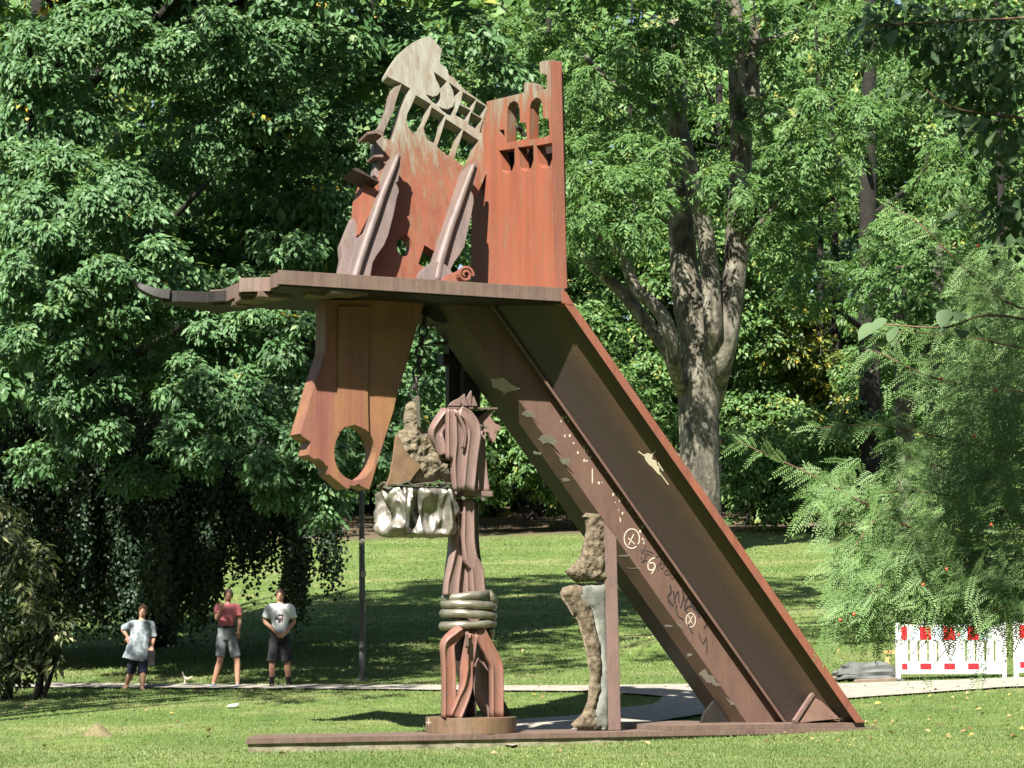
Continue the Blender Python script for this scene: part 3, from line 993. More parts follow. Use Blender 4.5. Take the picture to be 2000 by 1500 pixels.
# pale double trunk half hidden by the yew
bt = on_ground(1808, 1215)
mb = MB()
Yt = bt.y
trunk_px(mb, [(1775, 1225, 34), (1774, 1100, 24), (1772, 980, 20), (1768, 860, 19), (1765, 740, 18), (1760, 600, 15), (1758, 520, 9)], Yt, 9)
trunk_px(mb, [(1815, 1225, 30), (1818, 1100, 26), (1828, 1000, 24), (1836, 920, 24), (1828, 800, 20), (1812, 700, 17), (1830, 560, 13), (1836, 480, 7)], Yt + .4, 9)
cr_ = crown_leaves([px_blob(1800, 630, Yt - 1.3, 80, 50), px_blob(1850, 560, Yt - 1.2, 90, 60), px_blob(1750, 570, Yt - 1.3, 60, 60), px_blob(1740, 680, Yt - 1, 50, 40), px_blob(1930, 660, Yt, 90, 80), px_blob(1850, 780, Yt - 1.2, 50, 40), px_blob(1800, 500, Yt - 1, 70, 50)], per=10, sub=.45, spray_d=.4, leaf=(.17, .07), k=11, dens=3, pinnate=True)
tree("birch_tree", "pale double-stemmed trunk half hidden by the yew branches on the right", "tree", bt, cr_, M['lf_ash'], mb, M['bark_pale'])

# far wood: one mass that closes the view
far = []
for px in np.arange(-120, 2140, 60):
    for py in np.arange(-40, 1010, 62):
        far.append(px_blob(px + rng.uniform(-25, 25), py + rng.uniform(-30, 30), rng.uniform(103, 117), 66, 50, depth=2.2, w=.7))
fa = crown_leaves(far, per=7, sub=.55, spray_d=1.0, leaf=(.75, .5), k=8, dens=1.0, droop=.4, back=.1)
quads_mesh("far_wood", *fa[:5], M['lf_bg'], fa[5], org=(0, 110, 8))
# trunks inside the wood
for i, (px, pyb, w) in enumerate([(760, 1012, 24), (840, 1015, 30), (1010, 1015, 22)]):
    b = on_ground(px, pyb)
    b.y += rng.uniform(6, 11)
    b.z = ghf(b.x, b.y)
    r = w * b.y / F / 2
    m_ = MB()
    limb(m_, [b + Vector((0, 0, -.3)), b + Vector((rng.uniform(-.3, .3), 0, 5)), b + Vector((rng.uniform(-.6, .6), 0, 12)), b + Vector((0, 0, 20))], [r * 1.1, r, r * .8, r * .4], 8)
    cr_ = crown_leaves([(b.x, b.y, b.z + 14, 2.6, 2.6, 4)], per=10, sub=.4, spray_d=.8, leaf=(.35, .2), k=7, dens=.6)
    tree("forest_tree", ("shaded trunk inside the wood, in the gap left of the hanging block", "shaded trunk inside the wood, right behind the hanging block", "shaded trunk inside the wood, between the girder figure and the leg")[i], "tree", b, cr_, M['lf_bg'], m_, M['bark_dark'], "dark trunks inside the wood")

shade_tree(-14.5, 33, "tall tree beyond the left edge whose crown dapples the lawn by the people", [(-11.4, 35.4, 13.4, 1.9, 2, 1.3), (-9.2, 37.5, 13.5, 1.8, 1.8, 1.3), (-12.8, 37.5, 13.6, 2, 2, 1.5), (-10.7, 40.3, 13.6, 1.8, 1.5, 1.2), (-8.2, 39.9, 13.5, 1.7, 1.5, 1.2), (-6.8, 38.4, 13.3, 1.4, 1.4, 1.1), (-7.6, 35.7, 13.2, 1.3, 1.4, 1), (-14.7, 34.1, 14, 2.4, 2.4, 2), (-7.4, 37.4, 16.4, 1.7, 1.6, 1.3), (-5.4, 38.4, 16.4, 1.6, 1.6, 1.2), (-6.0, 40.6, 16.9, 1.6, 1.5, 1.2), (-3.6, 40.2, 16.6, 1.5, 1.4, 1.1)], 15, M['lf_maple'], dens=.85)
shade_tree(14.5, 51, "tall tree beyond the right edge that shades strips of the far lawn", [(-5.6, 44.8, 16, 2.32, 2.32, 1.4), (-3.2, 46.3, 16.5, 2.32, 2.2, 1.4), (-0.8, 48.2, 17, 2.2, 1.95, 1.4), (1.8, 44.8, 16.4, 2.2, 1.95, 1.4), (-6.8, 50.2, 17.6, 2.56, 2.44, 1.5), (-4.0, 52.8, 18, 2.44, 2.2, 1.5), (-1.0, 55.4, 18.6, 2.32, 1.83, 1.4), (2.4, 52.4, 18, 2.44, 1.95, 1.5), (4.8, 48.4, 17.4, 2.68, 1.95, 1.6), (8.1, 50.8, 16.5, 3.66, 3.17, 2.2), (3.4, 57.8, 19, 2.32, 1.59, 1.4), (-7.6, 43.6, 16.6, 1.6, 1.4, 1.2)], 28, M['lf_bg'], dens=1.0)
shade_tree(11.5, 27, "tree beyond the right edge that shades the lower right corner of the grass", [(7.0, 25.9, 12, 1.8, 1.6, 1.6), (4.7, 26.5, 12.5, 1.1, 1.0, 0.9), (9.4, 24.3, 11, 2, 2, 2)], 13, M['lf_bg'], dens=.9)

# unseen trees added behind and beside the viewer to block low sky light
for (x, y, lb) in ((-26, -16, "added tree behind the viewer, far left of the sky-blocking row"), (-13, -20, "added tree behind the viewer, second of the sky-blocking row"), (1, -17, "added sky-blocking tree straight behind the viewer"), (14, -21, "added tree behind the viewer, fourth of the sky-blocking row"), (28, -16, "added tree behind the viewer, far right of the sky-blocking row"), (20, 12, "added sky-blocking tree right of the viewer, beyond the yew"), (19, 26, "added sky-blocking tree far right of the sculpture, outside the view"), (-27, 4, "added sky-blocking tree left of the viewer, well outside the view"), (-25, 16, "added sky-blocking tree far left of the sculpture, outside the view")):
    shade_tree(x, y + 8, lb, [(x - 4, y + 8, 9, 4.5, 3.5, 4.5), (x + 3.5, y + 7, 10, 4.5, 3.5, 5), (x, y + 8, 17, 5, 4, 5), (x + 1, y + 8, 24, 5, 4, 4.5), (x - 2, y + 6, 28 if y < 0 else 22, 4, 3, 3.5), (x - 1, y + 9, 4.5, 4.5, 2.5, 3)], 26, M['lf_bg'], dens=.9, leaf=(.8, .5))
# and a second screen of leaves far back, so that no sky shows between the crowns
far = []
for px in np.arange(-160, 2180, 75):
    for py in np.arange(-60, 1000, 70):
        far.append(px_blob(px + rng.uniform(-25, 25), py + rng.uniform(-30, 30), rng.uniform(120, 132), 66, 52, depth=2.2, w=.7))
fa = crown_leaves(far, per=7, sub=.6, spray_d=1.3, leaf=(1.1, .8), k=7, dens=.95, droop=.4, back=.1)
quads_mesh("far_wood", *fa[:5], M['lf_bg'], fa[5], org=(0, 125, 8))
# ------------------------------------------------------------------ the sculpture
TH = math.radians(26)
U_ = Vector((math.cos(TH), math.sin(TH), 0))          # along the base, to the right and away
B_ = Vector((-math.sin(TH), math.cos(TH), 0))         # away from the viewer
ZV = Vector((0, 0, 1))
O_ = Vector((0, 36, 0))


def S(px, py, d=0.0):
    return on_plane(px, py, O_ + B_ * d, B_)


def udz(u, d, z):
    return O_ + U_ * u + B_ * d + ZV * z


def ud(p):
    q = Vector(p) - O_
    return q.dot(U_), q.dot(B_), q.z


ZT = S(800, 543).z                                     # top of the platform
ZBEAM = S(1000, 1433).z                                # top of the base rail
sc = empty("steel_sculpture", udz(0, .6, ZBEAM), "huge rust-red steel sculpture with a slanting leg, a ragged platform and two pierced upright plates", "sculpture")
c1 = lambda x, y: (640 + x / 2.728, 50 + y / 2.728)     # notes taken on an enlargement of the upper part
r2 = lambda x, y: (820 + x / 5.769, 100 + y / 5.769)
n1_ = lambda x, y: (660 + x / 6.25, 60 + y / 6.25)
l3 = lambda x, y: (650 + x / 4.687, 280 + y / 4.687)


def P1(seq, f=c1):
    return [f(*p) for p in seq]


# base rail and plinth
uL = ud(S(480, 1447))[0]
uR = ud(S(1715, 1425))[0]
mb = MB()
plate(mb, [udz(uL, 0, ZBEAM), udz(uR, 0, ZBEAM), udz(uR - .3, 1.25, ZBEAM), udz(uL + .62, 1.25, ZBEAM)], [], ZV * -.075)
mb.build("base_rail", M['edge'], sc)
mb = MB()
u1, u2 = ud(S(1305, 1415))[0], ud(S(1692, 1415))[0]
box(mb, udz(u1, .06, ZBEAM), U_ * (u2 - u1), B_ * 1.9, ZV * .07)
mb.build("foot_plate", M['edge'], sc)
ZF = ZBEAM + .07

# slanting leg: parallel ridges (photo px on the row y = 1150, depth), swept along the leg axis
A0, A1 = S(1105, 575), S(1685, 1410)
AX = (A1 - A0).normalized()


def ridge(px, d, py=1150):
    p = S(px, py, d)
    zt, zb = ZT - .16, ZF
    return p + AX * ((zt - p.z) / AX.z), p + AX * ((zb - p.z) / AX.z)


def leg_sheet(name, defs, material, across=False, ztop=None):
    """closed prism through the listed ridges"""
    T = [ridge(*q) for q in defs]
    m = len(T)
    nseg = 24
    V, Fc = [], []
    for i in range(nseg + 1):
        for t, b in T:
            V.append(t.lerp(b, i / nseg))
    for i in range(nseg):
        for j in range(m):
            k2 = (j + 1) % m
            Fc.append((i * m + j, i * m + k2, (i + 1) * m + k2, (i + 1) * m + j))
    Fc.append(tuple(range(m)))
    Fc.append(tuple(nseg * m + j for j in reversed(range(m))))
    mb = MB().add(V, Fc)
    o = mb.build(name, material, sc, recalc=not across)
    return o


leg_sheet("leg_flange", [(1507, 0), (1489, 0), (1489, .95), (1507, .95)], M['flange'])
# web with the rust bloom
Tl, Bl = ridge(1349, .74)
Tr, Br = ridge(1489, .20)
nseg, mseg = 30, 14
V, Fc, ac = [], [], []
for i in range(nseg + 1):
    for j in range(mseg + 1):
        t, b = Tl.lerp(Tr, j / mseg), Bl.lerp(Br, j / mseg)
        V.append(t.lerp(b, i / nseg))
        ac.append(j / mseg)
nv = len(V)
V += [v + B_ * .06 for v in V]
ac += ac
w_ = mseg + 1
for i in range(nseg):
    for j in range(mseg):
        a = i * w_ + j
        Fc.append((a, a + w_, a + w_ + 1, a + 1))
        Fc.append((a + nv, a + 1 + nv, a + w_ + 1 + nv, a + w_ + nv))
mb = MB().add(V, Fc)
wo = mb.build("leg_web", M['web'], sc, recalc=False)
at = wo.data.attributes.new("across", 'FLOAT', 'POINT')
at.data.foreach_set("value", ac)
leg_sheet("leg_rib", [(1353, .66), (1347, .66), (1347, .95), (1353, .95)], M['mid'])
leg_sheet("leg_channel", [(1348, .83), (1273, .83), (1276, .90), (1348, .90)], M['mid'])
leg_sheet("leg_side", [(1273, .828), (1243, 1.02), (1246, 1.10), (1276, .898)], M['peeled'])
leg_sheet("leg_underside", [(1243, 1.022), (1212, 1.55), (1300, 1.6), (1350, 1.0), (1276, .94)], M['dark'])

# gussets at the foot
mb = MB()
g = [S(1556, 1410, .25), S(1590, 1355, .25), S(1640, 1400, .25)]
tri = [S(1553, 1411, .12), S(1589, 1353, .12), S(1644, 1404, .35)]
plate(mb, [S(1553, 1412, .1), S(1588, 1354, .42), S(1600, 1362, .45), S(1640, 1404, .18)], [], B_ * .05)
mb.build("gusset", M['mid'], sc)
mb = MB()
sweep(mb, [S(1551, 1410, .07), S(1588, 1354, .40)], [(-.03, -.03), (.03, -.03), (.03, .03), (-.03, .03)], -B_)
mb.build("gusset", M['figure'], sc)
mb = MB()
plate(mb, [S(1368, 1414, .95), S(1376, 1392, .95), S(1395, 1368, .95), S(1428, 1414, .95)], [], B_ * .05)
mb.build("gusset", M['black'], sc)

# platform: ragged slab, outline read along its top edge
top = [at_z(px, py, ZT) for px, py in [(543, 527), (542, 532), (529, 536), (528, 541), (504, 542), (467, 543), (466, 552), (455, 556)]]
u_, d_, _ = ud(top[-1])
uRp = ud(S(1103, 570))[0]
back = [udz(u_ + .05, d_ + .5, ZT), udz(u_ - .1, 2.35, ZT), udz(-1.5, 2.45, ZT), udz(uRp - .3, 2.35, ZT), udz(uRp, 2.2, ZT), udz(uRp, 0, ZT)]
mb = MB()
plate(mb, top + back, [], ZV * -.19)
mb.build("platform", M['edge'], sc)
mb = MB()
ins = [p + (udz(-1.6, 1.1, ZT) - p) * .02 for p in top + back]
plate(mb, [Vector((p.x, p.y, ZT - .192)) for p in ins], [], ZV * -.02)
mb.build("underside_shade_sheet", M['under'], sc)  # added thin sheet, its dark colour stands in for the platform's shade
# ledges under the platform's edge, the torn layers of its left end
for (a, b, d, dep, th_, mt) in [((647, 562), (707, 566), .06, .5, .06, 'edge'), ((600, 562), (655, 568), .5, .4, .05, 'edge'), ((505, 560), (556, 566), .8, .5, .07, 'edge'), ((470, 572), (522, 578), 1.2, .5, .07, 'edge'), ((455, 588), (478, 593), 1.7, .3, .05, 'edge')]:
    mb = MB()
    ua, ub = ud(S(*a, d))[0], ud(S(*b, d))[0]
    z = min(S(*a, d).z, ZT - .19) - .003
    v = [udz(ua, d, z), udz(ub + .1, d + .02, z), udz(ub, d + dep, z), udz(ua + .06, d + dep * .8, z)]
    plate(mb, v, [], ZV * -th_)
    mb.build("torn_layer", M[mt], sc)
mb = MB()
plate(mb, [at_z(px, py, ZT - .03) for px, py in [(480, 560), (462, 562), (450, 566), (420, 568), (405, 570), (378, 569), (345, 568), (318, 569), (316, 573), (360, 580), (430, 592)]] + [udz(-2.6, 2.2, ZT - .03), udz(-2.4, 1.3, ZT - .03)], [], ZV * -.15)
mb.build("torn_layer", M['black'], sc)
# curled tip
tip = [at_y(334, 577.5, 36.5), at_y(306, 574, 36.5), at_y(281, 565, 36.5), at_y(268, 556, 36.5), at_y(257, 545, 36.4)]
mb = MB()
sweep(mb, smooth_path(tip, 3), [(-.068, -.12), (.068, -.12), (.068, .12), (-.068, .12)], -B_, lerp_list([1, .88, .66, .42, .12], 3))
mb.build("curled_tip", M['black'], sc)

# ---- centre plate: rotated lattice, leaning back
LEAN = math.radians(11)
NC = (B_ * math.cos(LEAN) - ZV * math.sin(LEAN)).normalized()     # away from viewer
PC = udz(0, 1.25, ZT)


def Cc(px, py, off=0.0):
    return on_plane(px, py, PC + NC * off, NC)


def ell(cx, cy, rx, ry, n=20, f=c1):
    return [f(cx + rx * math.cos(2 * math.pi * i / n), cy + ry * math.sin(2 * math.pi * i / n)) for i in range(n)]


outer = P1([(545, 57), (560, 70), (575, 88), (610, 125), (603, 165), (597, 195), (605, 205), (640, 235), (645, 262), (675, 280), (700, 312), (735, 345), (790, 385), (850, 428), (885, 455), (900, 470), (893, 500),
            (893, 625), (893, 745), (862, 765), (840, 800), (820, 850), (805, 880), (780, 935), (760, 1040), (700, 1180), (650, 1300), (640, 1400), (85, 1400), (130, 1200), (165, 1110), (172, 980), (200, 880), (215, 812),
            (262, 838), (282, 770), (300, 700), (302, 640), (304, 600), (345, 614), (362, 560), (380, 495), (405, 420), (440, 335), (432, 331),
            (395, 308), (345, 285), (320, 272), (318, 255), (335, 225), (350, 198), (372, 165), (400, 130), (450, 92), (500, 67)])
holes = [
    P1([(470, 371), (550, 418), (530, 485), (500, 545), (455, 575), (432, 545), (420, 505), (425, 470), (448, 425)]),
    P1([(555, 436), (624, 480), (606, 565), (585, 632), (550, 618), (532, 606), (518, 575), (512, 545), (540, 485)]),
    P1([(629, 497), (716, 553), (664, 700), (632, 688), (583, 645), (606, 575)]),
    P1([(724, 558), (805, 612), (746, 764), (674, 712)]),
    P1([(566, 246), (636, 297), (602, 343), (592, 312), (578, 288)]),
    P1([(524, 366), (560, 379), (585, 372), (600, 352), (604, 385), (590, 412), (575, 418), (548, 398)]),
    P1([(645, 303), (706, 347), (676, 382), (668, 345)]),
    P1([(588, 428), (608, 440), (640, 446), (668, 432), (680, 402), (676, 440), (660, 482), (640, 474), (612, 455)]),
    P1([(490, 460), (632, 545), (580, 655), (548, 640), (560, 655)][:0]),
    P1([(484, 462), (634, 545), (582, 656), (512, 618), (552, 600)], r2)[:0],
    P1([(487, 462), (632, 545), (579, 655), (525, 625), (460, 592)], r2),
    P1([(640, 563), (746, 624), (706, 752), (592, 690)], r2),
    P1([(756, 650), (862, 714), (816, 850), (718, 774)], r2),
    P1([(450, 602), (572, 668), (530, 790), (402, 722)], r2),
    P1([(578, 690), (700, 764), (655, 890), (545, 822)], r2),
    P1([(712, 788), (825, 858), (780, 985), (672, 912)], r2),
    P1([(838, 878), (850, 900), (850, 1028), (802, 1000)], r2),
    ell(408, 1172, 40, 58),
    P1([(516, 1170), (598, 1222), (570, 1295), (540, 1302), (484, 1270)]),
]
holes = [h for h in holes if h]
mb = MB()
plate(mb, [Cc(*p) for p in outer], [[Cc(*p) for p in h] for h in holes], NC * .21)
mb.build("lattice_plate", M['rust'], sc)


def front_plate(name, seq, off, thick, material, f=c1, ext=None):
    mb = MB()
    plate(mb, [Cc(*f(*p), off) for p in seq], [], (ext if ext else NC) * thick)
    return mb.build(name, material, sc)


# free bar, spikes and blocks along the left edge
front_plate("edge_bar", [(395, 312), (352, 330), (335, 385), (326, 430), (308, 475), (300, 500), (267, 555), (297, 572), (330, 500), (352, 455), (362, 410)], .0, .16, M['grey_rust'])
front_plate("edge_bar", [(268, 572), (252, 618), (247, 690), (262, 705), (258, 740), (247, 795), (283, 828), (300, 740), (302, 600), (290, 572)], .02, .16, M['grey_rust'])
mb = MB()
plate(mb, [Cc(*c1(*p), -.28) for p in [(210, 566), (265, 556), (300, 576), (290, 588), (262, 574), (214, 580)]], [], NC * .35)
mb.build("spike", M['edge'], sc)
mb = MB()
plate(mb, [Cc(*c1(*p), -.12) for p in [(244, 690), (290, 686), (300, 694), (294, 702), (246, 700)]], [], NC * .25)
mb.build("spike", M['edge'], sc)
mb = MB()
plate(mb, [Cc(*c1(*p), -.35) for p in [(131, 764), (158, 757), (275, 828), (274, 838), (205, 800), (150, 775)]], [], NC * .4)
mb.build("spike", M['dark'], sc)
# thick side block
front_plate("side_block", [(213, 806), (266, 838), (276, 850), (228, 1000), (170, 1114), (163, 1114), (176, 970), (182, 900)], -.14, .34, M['rust_right'])
front_plate("side_blade", [(132, 1022), (150, 1040), (170, 1112), (130, 1300), (118, 1400), (52, 1400), (66, 1300), (78, 1240), (72, 1170), (96, 1110)], -.05, .14, M['grey_rust'])

# two standing blades with a tube ridge
def blade(seq_out, off, ridge_pts, r0, material, ridge_mat, leftside=None):
    bo = front_plate("blade", seq_out, off, .07, material)
    mb = MB()
    pts = [Cc(*c1(*p), off - .02) for p in ridge_pts]
    sweep(mb, smooth_path(pts, 3), circ(10), -NC, lerp_list(r0, 3))
    mb.build("blade_ridge", ridge_mat, bo, smooth=True)
    # web that ties it to the plate behind
    mb = MB()
    a, b = pts[0], pts[-1]
    wv = [a, b, b + NC * (-off + .05), a + NC * (-off + .05)]
    n_ = (b - a).cross(NC).normalized() * .05
    V = [v - n_ for v in wv] + [v + n_ for v in wv]
    mb.add(V, [(0, 1, 2, 3), (7, 6, 5, 4), (0, 4, 5, 1), (1, 5, 6, 2), (2, 6, 7, 3), (3, 7, 4, 0)])
    mb.build("blade_web", M['grey_rust'], bo)


blade([(372, 676), (388, 682), (388, 700), (384, 762), (376, 830), (362, 836), (376, 862), (380, 884), (372, 905), (350, 1010), (322, 1118), (300, 1170), (262, 1222), (240, 1262), (226, 1340), (222, 1420), (90, 1420), (110, 1300), (140, 1200), (160, 1130), (205, 1090), (240, 1010), (290, 860), (330, 770)],
      -.34, [(376, 690), (345, 770), (300, 880), (255, 1010), (210, 1140), (170, 1260), (138, 1370)], [.03, .045, .055, .06, .06, .06, .06], M['grey_rust'], M['grey_rust'])
blade([(770, 735), (788, 728), (798, 745), (796, 770), (780, 830), (768, 862), (762, 880), (776, 905), (778, 940), (765, 1010), (745, 1100), (728, 1180), (700, 1225), (672, 1262), (655, 1300), (640, 1380), (540, 1380), (585, 1260), (620, 1170), (660, 1060), (700, 950), (735, 840)],
      -.34, [(778, 742), (752, 810), (722, 890), (690, 980), (655, 1075), (625, 1170), (596, 1270), (575, 1370)], [.03, .045, .055, .06, .065, .07, .075, .08], M['grey_rust'], M['grey_rust'])
# collar and scroll at the foot of the right blade
mb = MB()
cpt = Cc(*c1(590, 1345), -.42)
pr = [(math.cos(a) * .24, math.sin(a) * .24) for a in np.linspace(0, 2 * math.pi, 20, endpoint=False)]
sweep(mb, [cpt, cpt + NC * .25], pr, ZV)
mb.build("collar", M['grey_rust'], sc)
front_plate("collar", [(500, 1390), (512, 1335), (535, 1300), (548, 1262), (562, 1272), (560, 1296), (600, 1300), (560, 1400)], -.30, .16, M['grey_rust'])
mb = MB()
sp_pts = []
for i in range(26):
    a = i * .42
    r = .115 - .0036 * i
    sp_pts.append(Cc(*c1(718, 1338), -.45) + U_ * math.cos(a) * r + ZV * math.sin(a) * r)
sweep(mb, sp_pts, [(-.018, -.12), (.018, -.12), (.018, .12), (-.018, .12)], -NC)
mb.build("scroll", M['flange'], sc)
front_plate("scroll", [(600, 1375), (612, 1345), (640, 1325), (680, 1312), (708, 1308), (715, 1322), (690, 1340), (700, 1370), (690, 1385)], -.44, .24, M['flange'])

# ---- right plate: comes forward to the front corner
TR = math.radians(-52)
RR = Vector((math.cos(TR), math.sin(TR), 0))
NR = Vector((math.sin(-TR), math.cos(TR), 0)).normalized()         # away from the viewer
PR = S(1088, 570, .03)


def Rc(px, py, off=0.0):
    return on_plane(px, py, PR + NR * off, NR)


outer = P1([(760, 1420), (770, 800), (800, 620), (850, 440)]) + P1([(845, 405), (960, 378), (1045, 357)]) + P1([(1048, 303), (1062, 301), (1098, 312), (1104, 352), (1140, 345), (1166, 335), (1168, 300), (1166, 262), (1130, 252), (1128, 194), (1160, 188), (1197, 184), (1205, 260), (1218, 800), (1222, 1420)])
holes = [
    P1([(978, 1036), (984, 700), (990, 640), (1012, 588), (1058, 560), (1100, 578), (1122, 640), (1130, 800), (1195, 812), (1207, 985)], r2),
    P1([(1230, 1000), (1238, 640), (1258, 570), (1310, 520), (1358, 540), (1382, 600), (1390, 755), (1452, 765), (1462, 945), (1385, 975)], r2),
    P1([(892, 888), (950, 886), (960, 1000), (930, 985)], r2),
    P1([(890, 1122), (1066, 1096), (1066, 1260), (1042, 1340), (985, 1390), (922, 1335)], r2),
    P1([(1102, 1086), (1280, 1060), (1280, 1230), (1254, 1310), (1192, 1360), (1130, 1312)], r2),
    P1([(1310, 1066), (1490, 1032), (1495, 1200), (1466, 1290), (1400, 1332), (1340, 1272)], r2),
]
mb = MB()
plate(mb, [Rc(*p) for p in outer], [[Rc(*p) for p in h] for h in holes], NR * .17)
mb.build("arched_plate", M['rust_right'], sc)
# hollow cells: backs of the three pockets, ribs in the arches
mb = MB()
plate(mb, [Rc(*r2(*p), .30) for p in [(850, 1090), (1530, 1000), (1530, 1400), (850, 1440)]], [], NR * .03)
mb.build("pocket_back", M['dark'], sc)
for (x0, x1) in ((1190, 1215), (1005, 1030), (1425, 1450)):
    pass
mb = MB()
plate(mb, [Rc(*r2(*p), .10) for p in [(1140, 560), (1172, 525), (1192, 530), (1195, 800), (1138, 800)]], [], NR * .05)
mb.build("arch_rib", M['rust_right'], sc)
mb = MB()
sweep(mb, [Rc(*r2(1092, 850), -.05), Rc(*r2(1150, 900), .06), Rc(*r2(1190, 960), .1)], circ(8), ZV, [.03, .04, .03])
mb.build("arch_rib", M['black'], sc)
# front flange of the right plate (the bright upright edge)
mb = MB()
fl = [S(*c1(1197, 186), .02), S(*c1(1245, 196), .02), S(*c1(1277, 1400), .02), S(*c1(1222, 1400), .02)]
bt_ = [Vector((p.x, p.y, ZT)) if i > 1 else p for i, p in enumerate(fl)]
plate(mb, bt_, [], B_ * .06)
mb.build("plate_flange", M['flange'], sc)
mb = MB()
plate(mb, [S(*c1(x, y), .0) for x, y in [(1060, 1440), (1262, 1475), (1262, 1440), (1225, 1405)]][:0] or [S(1096, 565, -.004), S(1107, 571, -.004), S(1122, 597, -.004), S(1098, 592, -.004)], [], B_ * .2)
mb.build("knee_plate", M['flange'], sc)

# ---- plate that hangs below the platform, pierced by a round hole
TP = math.radians(27)
NP = Vector((-math.sin(TP), math.cos(TP), 0))
PP_ = S(700, 760, .86)
h5 = lambda x, y: (540 + x / 4.839, 660 + y / 4.839)


def Hc(px, py, off=0.0):
    return on_plane(px, py, PP_ + NP * off, NP)


outer = P1([(410, -60), (395, 0), (370, 100), (462, 130), (440, 200), (420, 260), (350, 470), (290, 680), (222, 905), (250, 935), (325, 985), (312, 1040), (305, 1105), (330, 1130), (355, 1145), (400, 1142), (440, 1165), (468, 1210), (486, 1212), (498, 1290), (560, 1340), (660, 1425), (688, 1425), (700, 1395), (735, 1400), (780, 1378), (800, 1400), (875, 1435),
            (905, 1350), (940, 1230), (985, 1080), (1030, 930), (1075, 790), (1110, 680), (1135, 550), (1180, 400), (1250, 180), (1400, -360), (470, -420)][2:], h5)
outer = P1([(470, -360), (395, 100), (462, 130)][:1] + [(462, 130), (440, 200), (420, 260), (350, 470), (290, 680), (222, 905), (250, 935), (325, 985), (312, 1040), (305, 1105), (330, 1130), (355, 1145), (400, 1142), (440, 1165), (468, 1210), (486, 1212), (498, 1290), (560, 1340), (660, 1425), (688, 1425), (700, 1395), (735, 1400), (780, 1378), (800, 1400), (875, 1435),
            (905, 1350), (940, 1230), (985, 1080), (1030, 930), (1075, 790), (1110, 680), (1135, 550), (1180, 400), (1250, 180), (1400, -360)], h5)
hole = ell(742, 1085, 195, 262, 32, h5)
mb = MB()
plate(mb, [Hc(*p) for p in outer], [[Hc(*p) for p in hole]], NP * .36)
hp_o = mb.build("hanging_plate", M['hang'], sc)
# raised middle strip
mb = MB()
plate(mb, [Hc(*h5(*p), -.035) for p in [(588, -300), (582, 100), (580, 500), (592, 880), (600, 893), (640, 848), (740, 820), (845, 868), (875, 893), (868, 700), (866, 520), (872, 300), (880, -300)]], [], NP * .05)
mb.build("hanging_strip", M['hang'], hp_o)

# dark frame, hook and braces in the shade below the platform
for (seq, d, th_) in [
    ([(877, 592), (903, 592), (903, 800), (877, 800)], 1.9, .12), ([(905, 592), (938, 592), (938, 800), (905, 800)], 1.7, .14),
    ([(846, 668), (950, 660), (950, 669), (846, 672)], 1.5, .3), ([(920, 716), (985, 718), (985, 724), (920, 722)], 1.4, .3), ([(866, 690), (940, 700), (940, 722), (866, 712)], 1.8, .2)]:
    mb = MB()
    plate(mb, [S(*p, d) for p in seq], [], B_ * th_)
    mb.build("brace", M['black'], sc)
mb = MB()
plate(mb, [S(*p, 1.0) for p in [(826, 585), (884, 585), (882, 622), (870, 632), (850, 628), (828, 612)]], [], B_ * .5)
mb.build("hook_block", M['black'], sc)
# bracket under the platform, tucked into the leg
mb = MB()
plate(mb, [S(1058, 640, .50), S(1104, 644, .42), S(1141, 706, .36), S(1110, 690, .42)], [], B_ * .5)
mb.build("bracket", M['mid'], sc)

# chain
mb_proto = None
def torus_mesh(R, r, a=14, b=6, stretch=.7):
    V, Fc = [], []
    for i in range(a):
        t = 2 * math.pi * i / a
        for j in range(b):
            q = 2 * math.pi * j / b
            V.append(((R + r * math.cos(q)) * math.cos(t) * stretch, r * math.sin(q), (R + r * math.cos(q)) * math.sin(t)))
    for i in range(a):
        for j in range(b):
            Fc.append((i * b + j, ((i + 1) % a) * b + j, ((i + 1) % a) * b + (j + 1) % b, i * b + (j + 1) % b))
    return V, Fc


ch0, ch1 = S(832, 606, .95), S(806, 790, .62)
hb = empty("hanging_block", S(812, 1052, .62), "broken concrete lump and crushed shiny sheet metal hanging on a chain from the platform", "hanging block")
lm = bpy.data.meshes.new("link")
v_, f_ = torus_mesh(.085, .02)
lm.from_pydata(v_, [], f_)
lm.materials.append(M['black'])
nl_ = 10
for i in range(nl_):
    o = bpy.data.objects.new("link", lm)
    C.objects.link(o)
    o.parent = hb
    o.location = ch0.lerp(ch1, i / (nl_ - 1)) - ORG[hb.name]
    o.rotation_euler = (0, 0, math.pi / 2 * (i % 2) + .3)


